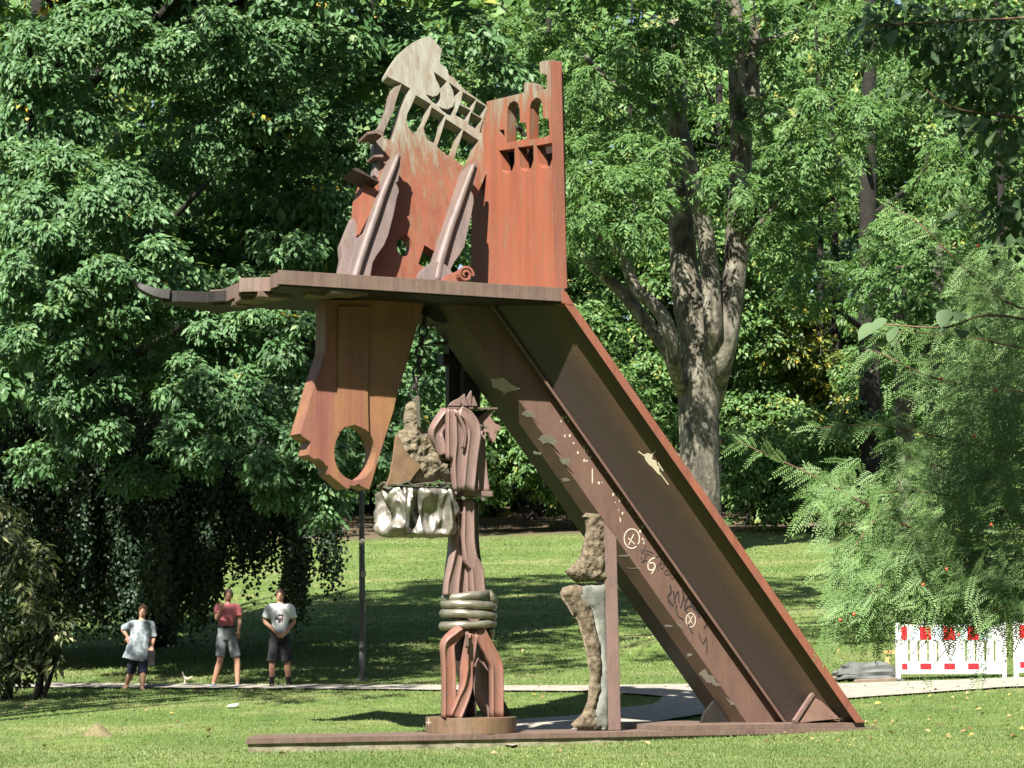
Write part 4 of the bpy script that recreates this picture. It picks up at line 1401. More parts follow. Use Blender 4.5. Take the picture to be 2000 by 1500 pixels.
def inflate(outline, d, t, step, material, name, parent, rough=.05, nscale=4.0, backk=.9, flatk=.5, seed=0, planefn=None, smooth=True):
    """lump of stone whose silhouette is the given outline; bulges towards and away from the viewer"""
    pf = planefn or (lambda p: S(p[0], p[1], d))
    P3 = [pf(p) for p in outline]
    o0 = P3[0]
    ex, ez = U_, ZV
    P2 = [Vector(((p - o0).dot(ex), (p - o0).dot(ez))) for p in P3]
    # densify the outline with a little roughness
    B2 = []
    for i, p in enumerate(P2):
        q = P2[(i + 1) % len(P2)]
        k = max(1, int((q - p).length / step))
        for j in range(k):
            r = p.lerp(q, j / k)
            nn = mnoise.noise_vector(Vector((r.x * 6, r.y * 6, seed))) * rough * .5
            B2.append(Vector((r.x + nn.x, r.y + nn.y)))
    xs_ = [p.x for p in B2]
    ys_ = [p.y for p in B2]

    def inside(x, y):
        c = False
        n = len(B2)
        j = n - 1
        for i in range(n):
            if (B2[i].y > y) != (B2[j].y > y) and x < (B2[j].x - B2[i].x) * (y - B2[i].y) / (B2[j].y - B2[i].y) + B2[i].x:
                c = not c
            j = i
        return c

    barr = np.array([(p.x, p.y) for p in B2])
    pts = list(B2)
    nb = len(B2)
    x = min(xs_)
    row = 0
    while x < max(xs_):
        y = min(ys_) + (row % 2) * step / 2
        while y < max(ys_):
            if inside(x, y) and np.min(np.hypot(barr[:, 0] - x, barr[:, 1] - y)) > step * .55:
                pts.append(Vector((x, y)))
            y += step
        x += step * .87
        row += 1
    vv, ee, ff, *_ = delaunay_2d_cdt(pts, [(i, (i + 1) % nb) for i in range(nb)], [], 1, 1e-6)
    Vf, Vb = [], []
    for p in vv:
        dd = np.min(np.hypot(barr[:, 0] - p.x, barr[:, 1] - p.y))
        hgt = t * (1 - math.exp(-dd / (t * flatk)))
        nz = mnoise.fractal(Vector((p.x * nscale, p.y * nscale, seed + 3.3)), .9, 2.1, 5) * rough
        nz += abs(mnoise.noise(Vector((p.x * nscale * .8, p.y * nscale * .8, seed)))) * rough * .8
        w3 = o0 + ex * p.x + ez * p.y
        Vf.append(w3 - B_ * (hgt + nz * (1 if dd > .001 else 0)))
        Vb.append(w3 + B_ * hgt * backk)
    n = len(Vf)
    F2 = [tuple(f) for f in ff] + [tuple(i + n for i in reversed(f)) for f in ff]
    # boundary edges share position: stitch
    cnt = {}
    for f in ff:
        for a, b in zip(f, list(f[1:]) + [f[0]]):
            cnt[(a, b)] = 1
    for (a, b) in list(cnt):
        if (b, a) not in cnt:
            F2.append((a, a + n, b + n, b))
    mb = MB().add(Vf + Vb, F2)
    return mb.build(name, material, parent, smooth=smooth)


k5 = lambda x, y: (720 + x / 4.839, 760 + y / 4.839)
inflate(P1([(345, 150), (372, 118), (430, 105), (460, 120), (470, 200), (478, 300), (500, 380), (530, 390), (590, 470), (660, 570), (740, 650), (815, 720), (815, 750), (785, 790), (775, 850), (735, 880), (700, 850), (600, 880), (520, 900), (380, 905), (180, 910), (215, 790), (240, 640), (262, 470), (282, 395), (330, 380), (335, 280)], k5), .60, .14, .032, M['rock'], "stone_lump", hb, rough=.045, nscale=9, flatk=.35, seed=1, smooth=False)
mb = MB()
plate(mb, [S(*k5(*p), .40) for p in [(270, 430), (300, 470), (335, 560), (400, 640), (470, 690), (500, 730), (440, 800), (385, 880), (180, 905), (215, 790), (240, 640), (262, 470)]], [], B_ * .06)
mb.build("rusty_side_plate", M['rockplate'], hb)
mb = MB()
plate(mb, [S(*k5(*p), .42) for p in [(455, 95), (470, 60), (480, 70), (494, 350), (488, 365), (470, 350), (462, 200)]], [], B_ * .1)
mb.build("steel_strap", M['coil'], hb)


# crushed sheet metal
def crumple(name, parent):
    W, H, D = 30, 24, 16
    cen = S(814, 1000, .66)
    hw, hh, hd = .46, .335, .33
    V, Fc = [], []

    def face(fn, a, b):
        o = len(V)
        for i in range(a + 1):
            for j in range(b + 1):
                V.append(fn(2 * i / a - 1, 2 * j / b - 1))
        for i in range(a):
            for j in range(b):
                q = o + i * (b + 1) + j
                Fc.append((q, q + 1, q + b + 2, q + b + 1))
    face(lambda s, t: (s, -1, t), 64, 52)
    face(lambda s, t: (s, 1, t), 24, 20)
    face(lambda s, t: (-1, s, t), 40, 52)
    face(lambda s, t: (1, s, t), 40, 52)
    face(lambda s, t: (s, t, -1), 40, 30)
    face(lambda s, t: (s, t, 1), 40, 30)
    out = []
    for (x, y, z) in V:
        # rounded box, tapered to the top
        q = Vector((x, y, z))
        n8 = (abs(x) ** 12 + abs(y) ** 12 + abs(z) ** 12) ** (1 / 12)
        q = q / n8
        tp = 1 - .08 * (z + 1) / 2
        p = Vector((q.x * hw * tp, q.y * hd * tp, q.z * hh))
        nrm = Vector((x ** 5, y ** 5, z ** 5)).normalized()
        # mostly upright creases, as the sheet was squashed downwards
        wv = Vector((p.x * 4.6 + 3, p.y * 4.6, p.z * 1.2))
        wob = mnoise.noise_vector(wv * .6) * .9
        c = 0
        for oc, am in ((.8, .12), (1.6, .06), (3.4, .016)):
            nv_ = mnoise.noise(Vector((p.x * 4.6 * oc + wob.x * 1.6, p.y * 4.6 * oc + wob.y, p.z * 1.5 * oc + wob.z * .9 + 5)))
            c += am * (1 - 2.6 * min(abs(nv_), .6))
        p += nrm * (c - .08) * (1 - .8 * min(1, max(0, abs(z) - .7) / .3))
        out.append(cen + U_ * p.x + B_ * p.y + ZV * p.z)
    mb = MB().add(out, Fc)
    o = mb.build(name, M['chrome'], parent, smooth=False)
    bm = bmesh.new()
    bm.from_mesh(o.data)
    bmesh.ops.remove_doubles(bm, verts=bm.verts, dist=.004)
    bm.to_mesh(o.data)
    bm.free()
    o.data.polygons.foreach_set("use_smooth", [True] * len(o.data.polygons))
    return o


crumple("crushed_sheet", hb)
mb = MB()
rim = []
for i in range(40):
    a = 2 * math.pi * i / 40
    q = Vector((math.copysign(abs(math.cos(a)) ** .45, math.cos(a)) * .46, math.copysign(abs(math.sin(a)) ** .45, math.sin(a)) * .32, 0))
    rim.append(S(812, 950, .66) + U_ * q.x + B_ * q.y + ZV * (.09 * mnoise.noise(q * 7) + .02) + U_ * .03 * mnoise.noise(q * 9))
sweep(mb, rim, [(-.035, -.012), (.035, -.012), (.035, .012), (-.035, .012)], ZV, closed=True, widths=[.9 + 1.5 * mnoise.noise(Vector((i * .9, 2, 3))) for i in range(40)])
mb.build("bent_rim", M['coil'], hb)

# ---- the bundle of bent girders on its round base
fg = empty("girder_figure", S(920, 1434, .62), "standing figure of bent plum-brown girders bound by four pipe rings on a round base", "sculpture")
DF = .62
GI = [(-.38, -.5), (-.5, -.3), (-.52, .2), (-.49, .44), (-.43, .5), (-.36, .42), (-.22, .36), (0, .34), (.22, .36), (.36, .42), (.43, .5), (.49, .44), (.52, .2), (.5, -.3), (.38, -.5)]


def girder(seq, w, d=DF, depth=.16, tw=None, name="girder", material='figure', k=4):
    """seq: photo points (px, py[, depth offset]); w: width in metres"""
    pts = [S(p[0], p[1], d + (p[2] if len(p) > 2 else 0)) for p in seq]
    n = len(pts)
    ws = w if isinstance(w, list) else [w] * n
    tws = tw or [0] * n
    mb = MB()
    sweep(mb, smooth_path(pts, k), GI, -B_, [(a * 1.14, depth) for a in lerp_list(ws, k)], lerp_list(tws, k))
    return mb.build(name, M[material], fg, smooth=True)


k7 = lambda x, y: (820 + x / 6.52, 1220 + y / 6.52)
k6 = lambda x, y: (840 + x / 5.172, 970 + y / 5.172)
mb = MB()
cd_ = S(920, 1400, DF)
sweep(mb, [cd_, Vector((cd_.x, cd_.y, ZBEAM))], [(math.cos(a) * .625, math.sin(a) * .625) for a in np.linspace(0, 2 * math.pi, 56, endpoint=False)], B_)
mb.build("round_base", M['disc'], fg)
Zc = cd_.z
girder([k7(520, 60), k7(420, 150), k7(345, 250), k7(350, 400), k7(362, 600), k7(365, 900), k7(362, 1185)], [.10, .12, .15, .15, .15, .15, .16], DF - .28, tw=[.5, .45, .25, .05, 0, 0, 0], name="leg_girder", material='figure_leg')
girder([k7(660, 120), k7(625, 330), k7(590, 560), k7(585, 760), k7(540, 930), k7(440, 1185)], [.11, .12, .10, .12, .14, .14], DF - .36, tw=[.1, .15, .5, .2, 0, -.1], name="leg_girder", material='figure_leg')
girder([k7(745, 60), k7(810, 200), k7(900, 380), k7(960, 520), k7(970, 700), k7(970, 1185)], [.14, .15, .16, .15, .15, .15], DF - .22, tw=[-.2, -.2, -.1, 0, 0, 0], name="leg_girder", material='figure_leg')
girder([k7(770, 250), k7(775, 500), k7(770, 750), k7(800, 930), k7(870, 1080), k7(905, 1185)], .16, DF + .02, tw=[0, .1, .1, .5, .6, .6], name="leg_girder")
girder([k7(500, 120), k7(520, 400), k7(600, 800), k7(630, 1185)], .15, DF + .2, tw=[.5, .6, .3, 0], name="leg_girder", material='dark')
girder([k7(880, 500), k7(900, 800), k7(1010, 1050), k7(1080, 1185)], .14, DF + .3, tw=[0, 0, .3, .3], name="leg_girder", material='dark')
girder([k7(600, 90), k7(600, 300)], .03, DF - .5, depth=.05, name="flat_bar")
# shaft
girder([k6(375, 20), k6(375, 300), k6(378, 480), k6(405, 640), (928, 1110), k6(475, 940), k6(500, 1010)], [.13, .14, .15, .16, .16, .17, .17], DF - .18)
girder([k6(285, 30), k6(285, 300), k6(270, 500), k6(240, 700), k6(215, 860), k6(205, 1000)], [.11, .12, .13, .15, .17, .18], DF - .08, tw=[.3, .3, .3, .2, .1, .1])
girder([k6(310, 300), k6(312, 600), k6(320, 800), k6(325, 1000)], .12, DF - .02)
girder([k6(440, 60), k6(445, 400), k6(470, 650), k6(520, 900), k6(545, 1000)], .11, DF + .12, tw=[-.4] * 5)
girder([k6(250, 100), k6(235, 500), k6(205, 760), k6(180, 1000)], .12, DF + .15)
girder([(905, 975), (908, 1100), (915, 1240)], .3, DF + .12)
# rings
for i, (x0, x1, y0, y1, tilt) in enumerate([(126, 600, 945, 1060, .02), (116, 662, 1038, 1160, -.01), (108, 662, 1135, 1252, -.01), (102, 656, 1235, 1352, .01)]):
    xa, ya = k6((x0 + x1) / 2, (y0 + y1) / 2)
    c_ = S(xa, ya, DF)
    R = (x1 - x0) / 2 / 5.172 / 143 - .05
    V = []
    ring = [c_ + U_ * math.cos(t) * R * 1.06 + B_ * math.sin(t) * R * .92 + ZV * (tilt * math.cos(t) * 2 + .012 * mnoise.noise(Vector((math.cos(t) * 2, math.sin(t) * 2, i)))) for t in np.linspace(0, 2 * math.pi, 48, endpoint=False)]
    mb = MB()
    wd = [1 + .06 * mnoise.noise(Vector((t * .4, i * 3, 1))) for t in range(48)]
    if i == 3:
        for t in range(33, 39):
            wd[t] *= (.9, .8, .74, .76, .85, .95)[t - 33]
    sweep(mb, ring, [(x * .066, y * .062) for x, y in circ(14)], ZV, wd, closed=True)
    mb.build("coil_ring", M['coil'], fg, smooth=True)
mb = MB()
tube(mb, [S(*k6(600, 1330), DF - .2), S(*k6(612, 1385), DF - .1), S(*k6(570, 1420), DF + .2), S(*k6(480, 1400), DF + .35)], [.06, .06, .06, .05], 12)
mb.build("coil_ring", M['coil'], fg, smooth=True)
mb = MB()
tube(mb, [S(*k6(590, 965), DF - .12), S(*k6(625, 1020), DF - .16), S(*k6(650, 1080), DF - .1)], [.05, .055, .05], 10)
mb.build("coil_ring", M['coil'], fg, smooth=True)
# torso
girder([k5(775, 190), k5(775, 420), k5(778, 670)], .115, DF - .30, depth=.14)
girder([k5(850, 215), k5(920, 260), k5(975, 350), k5(985, 450), k5(960, 640), k5(930, 960)], [.12, .15, .17, .165, .155, .15], DF - .36, tw=[.2, .15, .05, 0, 0, 0], depth=.15)
girder([k5(740, 205), k5(660, 330), k5(625, 420), k5(665, 520), k5(700, 620)], [.12, .14, .15, .13, .10], DF - .18, tw=[.4, .3, .2, -.2, -.4])
girder([k5(840, 215), k5(850, 500), k5(840, 720), k5(860, 960)], [.14, .15, .16, .16], DF - .30, tw=[.1, .15, .1, 0])
girder([k5(820, 210), k5(880, 320), k5(905, 430), k5(890, 560)], .035, DF - .42, depth=.06, name="flat_bar")
girder([k5(1060, 400), k5(1055, 600), k5(1060, 800), k5(1075, 970)], [.10, .12, .15, .17], DF - .2, tw=[-.3] * 4)
girder([k5(960, 560), k5(985, 700), k5(1000, 965)], .12, DF - .28, tw=[-.6, -.5, -.4])
girder([k5(730, 300), k5(735, 500), k5(735, 700)], .10, DF + .05)
girder([k5(900, 220), k5(920, 600), k5(930, 960)], .32, DF + .08)
mb = MB()
sweep(mb, [S(*k5(980, 968), DF - .12), S(*k5(980, 1018), DF - .12)], [(-.215, -.2), (.215, -.2), (.215, .2), (-.215, .2)], -B_)
wp_o = mb.build("waist_plate", M['figure'], fg)
for x, y in ((890, 1030), (1075, 1040)):
    mb = MB()
    p = S(*k5(x, y), DF - .3)
    sweep(mb, [p, p - B_ * .03], [(a * .028, b * .028) for a, b in circ(6)], ZV)
    mb.build("bolt", M['coil'], wp_o)
# head: flat cap plate, spikes, torn sheet
mb = MB()
cz = S(880, 795, DF - .2)
plate(mb, [S(873, 795, DF - .33), S(972, 796, DF - .25), S(968, 796, DF + .1), S(940, 796, DF + .3), S(880, 796, DF + .25)], [], ZV * -.025)
mb.build("cap_plate", M['figure'], fg)
for seq, d in [([(750, 160), (770, 130), (800, 108), (850, 85), (880, 60), (905, 40), (915, 60), (900, 160)], DF - .3), ([(880, 160), (895, 90), (910, 75), (935, 130), (940, 160)], DF - .34), ([(915, 100), (940, 50), (962, 12), (975, 20), (972, 160), (930, 160)], DF - .22), ([(975, 160), (985, 60), (1005, 90), (1030, 160)], DF - .36), ([(845, 160), (846, 85), (862, 80), (868, 160)], DF - .38)]:
    mb = MB()
    plate(mb, [S(*k5(*p), d) for p in seq], [], B_ * .04 + U_ * .02)
    mb.build("head_spike", M['figure'], fg)
mb = MB()
plate(mb, [S(*k5(*p), DF - .1 - .2 * (p[0] - 990) / 260) for p in [(985, 300), (1100, 215), (1165, 190), (1175, 215), (1150, 260), (1190, 320), (1250, 350), (1255, 385), (1215, 400), (1205, 470), (1190, 505), (1160, 490), (1135, 410), (1100, 405), (1075, 390), (1020, 410), (1000, 360)]], [], B_ * .05)
mb.build("torn_sheet", M['mid'], fg)
mb = MB()
plate(mb, [S(*k5(*p), DF - .05) for p in [(800, 205), (1140, 200), (1120, 240), (1060, 300), (1000, 300), (960, 250)]], [], B_ * .3)
mb.build("torn_sheet", M['black'], fg)
for x, y in ((1110, 362), (1200, 402), (1060, 345)):
    mb = MB()
    p = S(*k5(x, y), DF - .32)
    sweep(mb, [p, p - B_ * .02], [(a * .022, b * .022) for a, b in circ(6)], ZV)
    mb.build("bolt", M['coil'], fg)

# ---- bone-like stone post with a steel upright
bp_ = empty("bone_post", S(1160, 1428, .55), "bone-shaped post of rough tan stone and grey concrete backed by a rusty steel upright", "sculpture")
k8 = lambda x, y: (1080 + x / 3.189, 980 + y / 3.191)
inflate(P1([(75, 435), (130, 385), (165, 340), (190, 250), (205, 180), (200, 110), (180, 95), (205, 65), (245, 70), (285, 75), (310, 130), (328, 300), (332, 505), (250, 495), (180, 500), (150, 508), (105, 475)], k8), .52, .12, .03, M['bone_rock'], "stone_joint", bp_, rough=.03, nscale=11, flatk=.3, seed=4, smooth=False)
inflate(P1([(45, 570), (60, 535), (110, 520), (170, 512), (200, 560), (235, 640), (260, 760), (292, 900), (300, 1040), (290, 1180), (255, 1290), (330, 1420), (150, 1425), (115, 1385), (180, 1320), (215, 1240), (232, 1080), (210, 950), (180, 830), (150, 740), (115, 700), (95, 660), (60, 615)], k8), .52, .09, .026, M['bone_rock'], "stone_shaft", bp_, rough=.022, nscale=10, flatk=.35, seed=9)
inflate(P1([(150, 530), (200, 518), (332, 508), (346, 1418), (230, 1422), (205, 1380), (255, 1290), (290, 1180), (302, 1040), (294, 900), (262, 760), (235, 680), (160, 640), (140, 600)], k8), .50, .07, .05, M['bone_grey'], "concrete_fill", bp_, rough=.012, nscale=4, flatk=.3, seed=2)
mb = MB()
plate(mb, [S(*k8(*p), .42) for p in [(312, 120), (330, 140), (395, 225), (400, 420), (424, 1425), (350, 1425), (340, 900), (325, 300)]], [], B_ * .28)
mb.build("steel_upright", M['figure'], bp_)
# ------------------------------------------------------------------ people on the far side of the path
def remesh(mb, name, material, parent, voxel=.016, smooth=6, fold=None):
    me = bpy.data.meshes.new(name)
    org = ORG[parent.name]
    me.from_pydata([tuple(Vector(v) - org) for v in mb.v], [], mb.f)
    bm = bmesh.new()
    bm.from_mesh(me)
    bmesh.ops.recalc_face_normals(bm, faces=bm.faces)
    bm.to_mesh(me)
    bm.free()
    o = bpy.data.objects.new("tmp", me)
    C.objects.link(o)
    md = o.modifiers.new("r", 'REMESH')
    md.mode = 'VOXEL'
    md.voxel_size = voxel
    ms = o.modifiers.new("s", 'SMOOTH')
    ms.iterations = smooth
    ms.factor = .5
    dg = bpy.context.evaluated_depsgraph_get()
    m2 = bpy.data.meshes.new_from_object(o.evaluated_get(dg))
    bpy.data.objects.remove(o)
    bpy.data.meshes.remove(me)
    m2.name = name
    if fold:
        n = len(m2.vertices)
        co = np.empty(n * 3)
        m2.vertices.foreach_get("co", co)
        no = np.empty(n * 3)
        m2.vertices.foreach_get("normal", no)
        co = co.reshape(-1, 3)
        no = no.reshape(-1, 3)
        d = fold * (np.sin(co[:, 0] * 34 + np.sin(co[:, 2] * 9) * 2) * .6 + np.sin(co[:, 2] * 40 + co[:, 0] * 22 + np.sin(co[:, 1] * 20)) * .5)
        m2.vertices.foreach_set("co", (co + no * d[:, None]).reshape(-1))
    m2.materials.clear()
    m2.materials.append(material)
    m2.polygons.foreach_set("use_smooth", [True] * len(m2.polygons))
    m2.update()
    return link_mesh(name, m2, parent, org)


def ball(mb, c, rx, ry=None, rz=None, n=12, m=8):
    ry = ry or rx
    rz = rz or rx
    c = Vector(c)
    V = [c + Vector((0, 0, rz))]
    for i in range(1, m):
        a = math.pi * i / m
        for j in range(n):
            b = 2 * math.pi * j / n
            V.append(c + Vector((rx * math.sin(a) * math.cos(b), ry * math.sin(a) * math.sin(b), rz * math.cos(a))))
    V.append(c - Vector((0, 0, rz)))
    Fc = [(0, 1 + j, 1 + (j + 1) % n) for j in range(n)]
    for i in range(m - 2):
        for j in range(n):
            a = 1 + i * n + j
            b = 1 + i * n + (j + 1) % n
            Fc.append((a, a + n, b + n, b))
    e = len(V) - 1
    Fc += [(e, 1 + (m - 2) * n + (j + 1) % n, 1 + (m - 2) * n + j) for j in range(n)]
    mb.add(V, Fc)


def chain_tube(mb, pts, rad, hint=(0, -1, 0), k=3):
    """rad: radius or (across, front-back)"""
    sp_ = smooth_path(pts, k)
    A = lerp_list([r[0] if isinstance(r, tuple) else r for r in rad], k)
    Bq = lerp_list([r[1] if isinstance(r, tuple) else r for r in rad], k)
    sweep(mb, sp_, circ(14), hint, list(zip(A, Bq)))


M['skin_tan'] = simple("tanned_skin", (.32, .17, .11), .55, .12, scale=14)
M['hair_brown'] = simple("brown_hair", (.05, .03, .019), .7, .3, scale=40)
M['hair_red'] = simple("reddish_hair", (.09, .04, .024), .7, .3, scale=40)
M['eye'] = simple("dark_eye", (.02, .02, .02), .3, .1)
M['lips'] = simple("lips", (.35, .13, .11), .5, .1)
M['top_blue'] = simple("blue_grey_print", (.20, .25, .29), .9, .45, scale=16, col2=(.42, .46, .49))
M['top_pink'] = simple("pink_tee", (.42, .12, .135), .9, .15, scale=9)
M['top_white'] = simple("white_tee", (.55, .57, .57), .9, .08, scale=9)
M['navy'] = simple("navy_shorts", (.018, .022, .045), .9, .2)
M['denim'] = simple("washed_denim", (.08, .095, .10), .9, .5, scale=7, col2=(.24, .265, .27))
M['blackcloth'] = simple("black_cloth", (.014, .014, .016), .9, .2)
M['shoe_blue'] = simple("blue_shoe", (.07, .10, .16), .7, .2)
M['shoe_tan'] = simple("tan_shoe", (.24, .16, .10), .7, .2)
M['print'] = simple("dark_print", (.07, .05, .06), .8, .5, scale=30)
M['print_red'] = simple("maroon_print", (.20, .06, .07), .8, .3, scale=30)


def make_hand(name, parent, wrist, direction, palm_n, material, size=.18, curl=.5):
    """palm and five fingers of unequal length, bent"""
    w = Vector(wrist)
    d = Vector(direction).normalized()
    n = Vector(palm_n)
    n = (n - d * n.dot(d)).normalized()
    s = d.cross(n)
    mb = MB()
    pl = size * .52
    chain_tube(mb, [w - d * .02, w + d * pl * .5, w + d * pl], [(.026, .02), (.040, .018), (.038, .015)], n)
    for i, (off, ln) in enumerate(((-.030, .42), (-.010, .47), (.010, .44), (.029, .35))):
        b = w + d * (pl * .85) + s * off
        l = size * ln
        p1 = b + d * l * .42
        d2 = (d * math.cos(curl) + n * math.sin(curl)).normalized()
        p2 = p1 + d2 * l * .34
        d3 = (d * math.cos(curl * 1.9) + n * math.sin(curl * 1.9)).normalized()
        chain_tube(mb, [b, p1, p2, p2 + d3 * l * .26], [.010, .0095, .0085, .0065], s, 2)
    b = w + d * pl * .25 - s * .032
    chain_tube(mb, [b, b + (d * .6 - s * .6 + n * .3) * size * .22, b + (d * 1.1 - s * .75 + n * .6) * size * .3], [.013, .011, .008], n, 2)
    return remesh(mb, name, material, parent, .0075, 2)


root_parts = {}


def make_person(label, px, depth, J, top_mat, short_mat, skin_mat, hair_mat, shoes, top_kind, group=None):
    """J: joints in photo pixels (px, py, dy): measured on the person, placed at that distance"""
    def q(name):
        p = J[name]
        return at_y(p[0], p[1], depth + (p[2] if len(p) > 2 else 0))
    base = on_ground(px, J['ground'][1])
    base = ground_pt(at_y(px, 1300, depth).x, depth)
    shift = base.z - at_y(px, J['ground'][1], depth).z
    def g(name):
        p = q(name)
        return Vector((p.x, p.y, p.z + shift))
    root = empty("person", base, label, "person", group)
    f = Vector((0, -1, 0))
    head, neck, sh_l, sh_r, chest, waist, hips = (g(k_) for k_ in ('head', 'neck', 'sl', 'sr', 'chest', 'waist', 'hips'))
    R = J.get('bulk', 1.0)
    mb = MB()
    chain_tube(mb, [hips + Vector((0, 0, -.09)), hips, waist, chest, neck + Vector((0, 0, -.06)), neck + Vector((0, 0, -.01))],
               [(.13 * R, .10 * R), (.165 * R, .125 * R), (.135 * R, .11 * R), (.16 * R, .12 * R), (.09, .08), (.055, .06)])
    hh = .118
    chain_tube(mb, [neck + Vector((0, .01, -.05)), neck.lerp(head, .5) + Vector((0, .01, 0)), head], [.056, .055, .05])
    ball(mb, head + Vector((0, .012, .018)), .076, .092, .098, 16, 10)
    ball(mb, head + Vector((0, -.018, -.045)), .058, .066, .068, 14, 8)
    # nose, ears, brow
    chain_tube(mb, [head + Vector((0, -.078, .015)), head + Vector((0, -.100, -.022)), head + Vector((0, -.086, -.036))], [.011, .017, .012], (1, 0, 0), 2)
    for s_ in (-1, 1):
        ball(mb, head + Vector((s_ * .077, .012, -.008)), .011, .022, .032, 8, 6)
        hip = hips + Vector((s_ * .085 * R, 0, -.05))
        side = 'l' if s_ < 0 else 'r'
        kn, an, toe = g('k' + side), g('a' + side), g('a' + side)
        chain_tube(mb, [hip, hip.lerp(kn, .5), kn, kn.lerp(an, .35), an], [(.095 * R, .10 * R), (.082 * R, .088 * R), .060, .060, .038])
        chain_tube(mb, [an + Vector((0, .05, -.03)), an + Vector((0, -.02, -.035)), an + Vector((s_ * .015, -.12, -.055))], [.035, .036, .03], (0, 0, 1), 2)
        shd, el, wr = g('s' + side), g('e' + side), g('w' + side)
        chain_tube(mb, [chest.lerp(shd, .5) + Vector((0, 0, .05)), shd, shd.lerp(el, .5), el, el.lerp(wr, .4), wr], [.07, .056, .050, .042, .040, .027])
    body = remesh(mb, "body", skin_mat, root, .0135, 5)
    # face
    for s_ in (-1, 1):
        mb = MB()
        ball(mb, head + Vector((s_ * .031, -.081, .016)), .011, .006, .007, 8, 6)
        mb.build("eye", M['eye'], body, smooth=True)
    mb = MB()
    ball(mb, head + Vector((0, -.083, -.063)), .022, .007, .006, 8, 6)
    mb.build("mouth", M['lips'], body, smooth=True)
    # hair cap
    mb = MB()
    V, Fc = [], []
    nn, mm = 22, 12
    for i in range(mm + 1):
        for j in range(nn):
            b = 2 * math.pi * j / nn
            front = max(0, -math.sin(b))
            amax = math.pi * (.68 - .33 * front ** 1.2)
            a = amax * i / mm
            r = 1.12 + .08 * mnoise.noise(Vector((math.cos(b) * 3 * math.sin(a), math.sin(b) * 3 * math.sin(a), a * 3 + px)))
            V.append(head + Vector((0, .014, .020)) + Vector((.079 * r * math.sin(a) * math.cos(b), .096 * r * math.sin(a) * math.sin(b), .102 * r * math.cos(a))))
    for i in range(mm):
        for j in range(nn):
            Fc.append((i * nn + j, i * nn + (j + 1) % nn, (i + 1) * nn + (j + 1) % nn, (i + 1) * nn + j))
    mb.add(V, Fc)
    mb.build("hair", hair_mat, body, smooth=True)
    # hands
    for side, cu in (('l', J.get('curl_l', .5)), ('r', J.get('curl_r', .5))):
        wr, el = g('w' + side), g('e' + side)
        dr = J.get('hd' + side)
        dr = Vector(dr) if dr else (wr - el)
        make_hand("hand", root, wr, dr, J.get('hn' + side, (0, .4, 0) if side == 'l' else (0, .4, 0)), skin_mat, .175, cu)
    # top
    mb = MB()
    hem = g('hem')
    if top_kind == 'flared':
        chain_tube(mb, [hem, hem.lerp(waist, .5), waist, chest, neck + Vector((0, 0, -.055)), neck + Vector((0, 0, -.03))], [(.255, .185), (.225, .175), (.20, .155), (.19, .145), (.105, .09), (.07, .07)])
    else:
        chain_tube(mb, [hem, hem.lerp(waist, .6), waist, chest, neck + Vector((0, 0, -.05)), neck + Vector((0, 0, -.025))], [(.172 * R, .135 * R), (.170 * R, .135 * R), (.16 * R, .13 * R), (.178 * R, .135 * R), (.10, .088), (.066, .068)])
    for side in 'lr':
        shd, el = g('s' + side), g('e' + side)
        chain_tube(mb, [chest.lerp(shd, .45) + Vector((0, 0, .04)), shd, shd.lerp(el, .45), shd.lerp(el, J.get('sleeve', .72))], [.085, .073, .074, .078])
    topo = remesh(mb, "shirt", top_mat, root, .0145, 4, fold=.006)
    # shorts
    mb = MB()
    chain_tube(mb, [hips + Vector((0, 0, -.10)), hips, waist.lerp(hips, .25)], [(.165 * R, .13 * R), (.175 * R, .135 * R), (.158 * R, .125 * R)])
    for s_, side in ((-1, 'l'), (1, 'r')):
        hip = hips + Vector((s_ * .088 * R, 0, -.04))
        kn = g('k' + side)
        an = g('a' + side)
        e_ = hip.lerp(kn, J.get('short', 1.0)) if J.get('short', 1.0) <= 1 else kn.lerp(an, J['short'] - 1)
        chain_tube(mb, [hip, hip.lerp(e_, .5), e_], [(.105 * R, .115 * R), (.10 * R, .11 * R), (J.get('legw', .098) * R, J.get('legw', .098) * R)])
    remesh(mb, "shorts", short_mat, root, .014, 3, fold=.005)
    # shoes and socks
    for s_, side in ((-1, 'l'), (1, 'r')):
        an = g('a' + side)
        mb = MB()
        tz = Vector((s_ * .02, -.16, -.062))
        chain_tube(mb, [an + Vector((0, .075, -.055)), an + Vector((0, .02, -.045)), an + Vector((s_ * .01, -.08, -.058)), an + tz], [(.046, .040), (.053, .052), (.058, .044), (.046, .036)], (0, 0, 1), 3)
        mb.build("shoe", shoes, root, smooth=True)
        if J.get('socks'):
            mb = MB()
            kn = g('k' + side)
            chain_tube(mb, [an + Vector((0, .01, -.04)), an + Vector((0, 0, .03)), an.lerp(kn, .34)], [.047, .045, .054])
            mb.build("sock", M['blackcloth'], root, smooth=True)
    root_parts[root.name] = topo
    return root, g


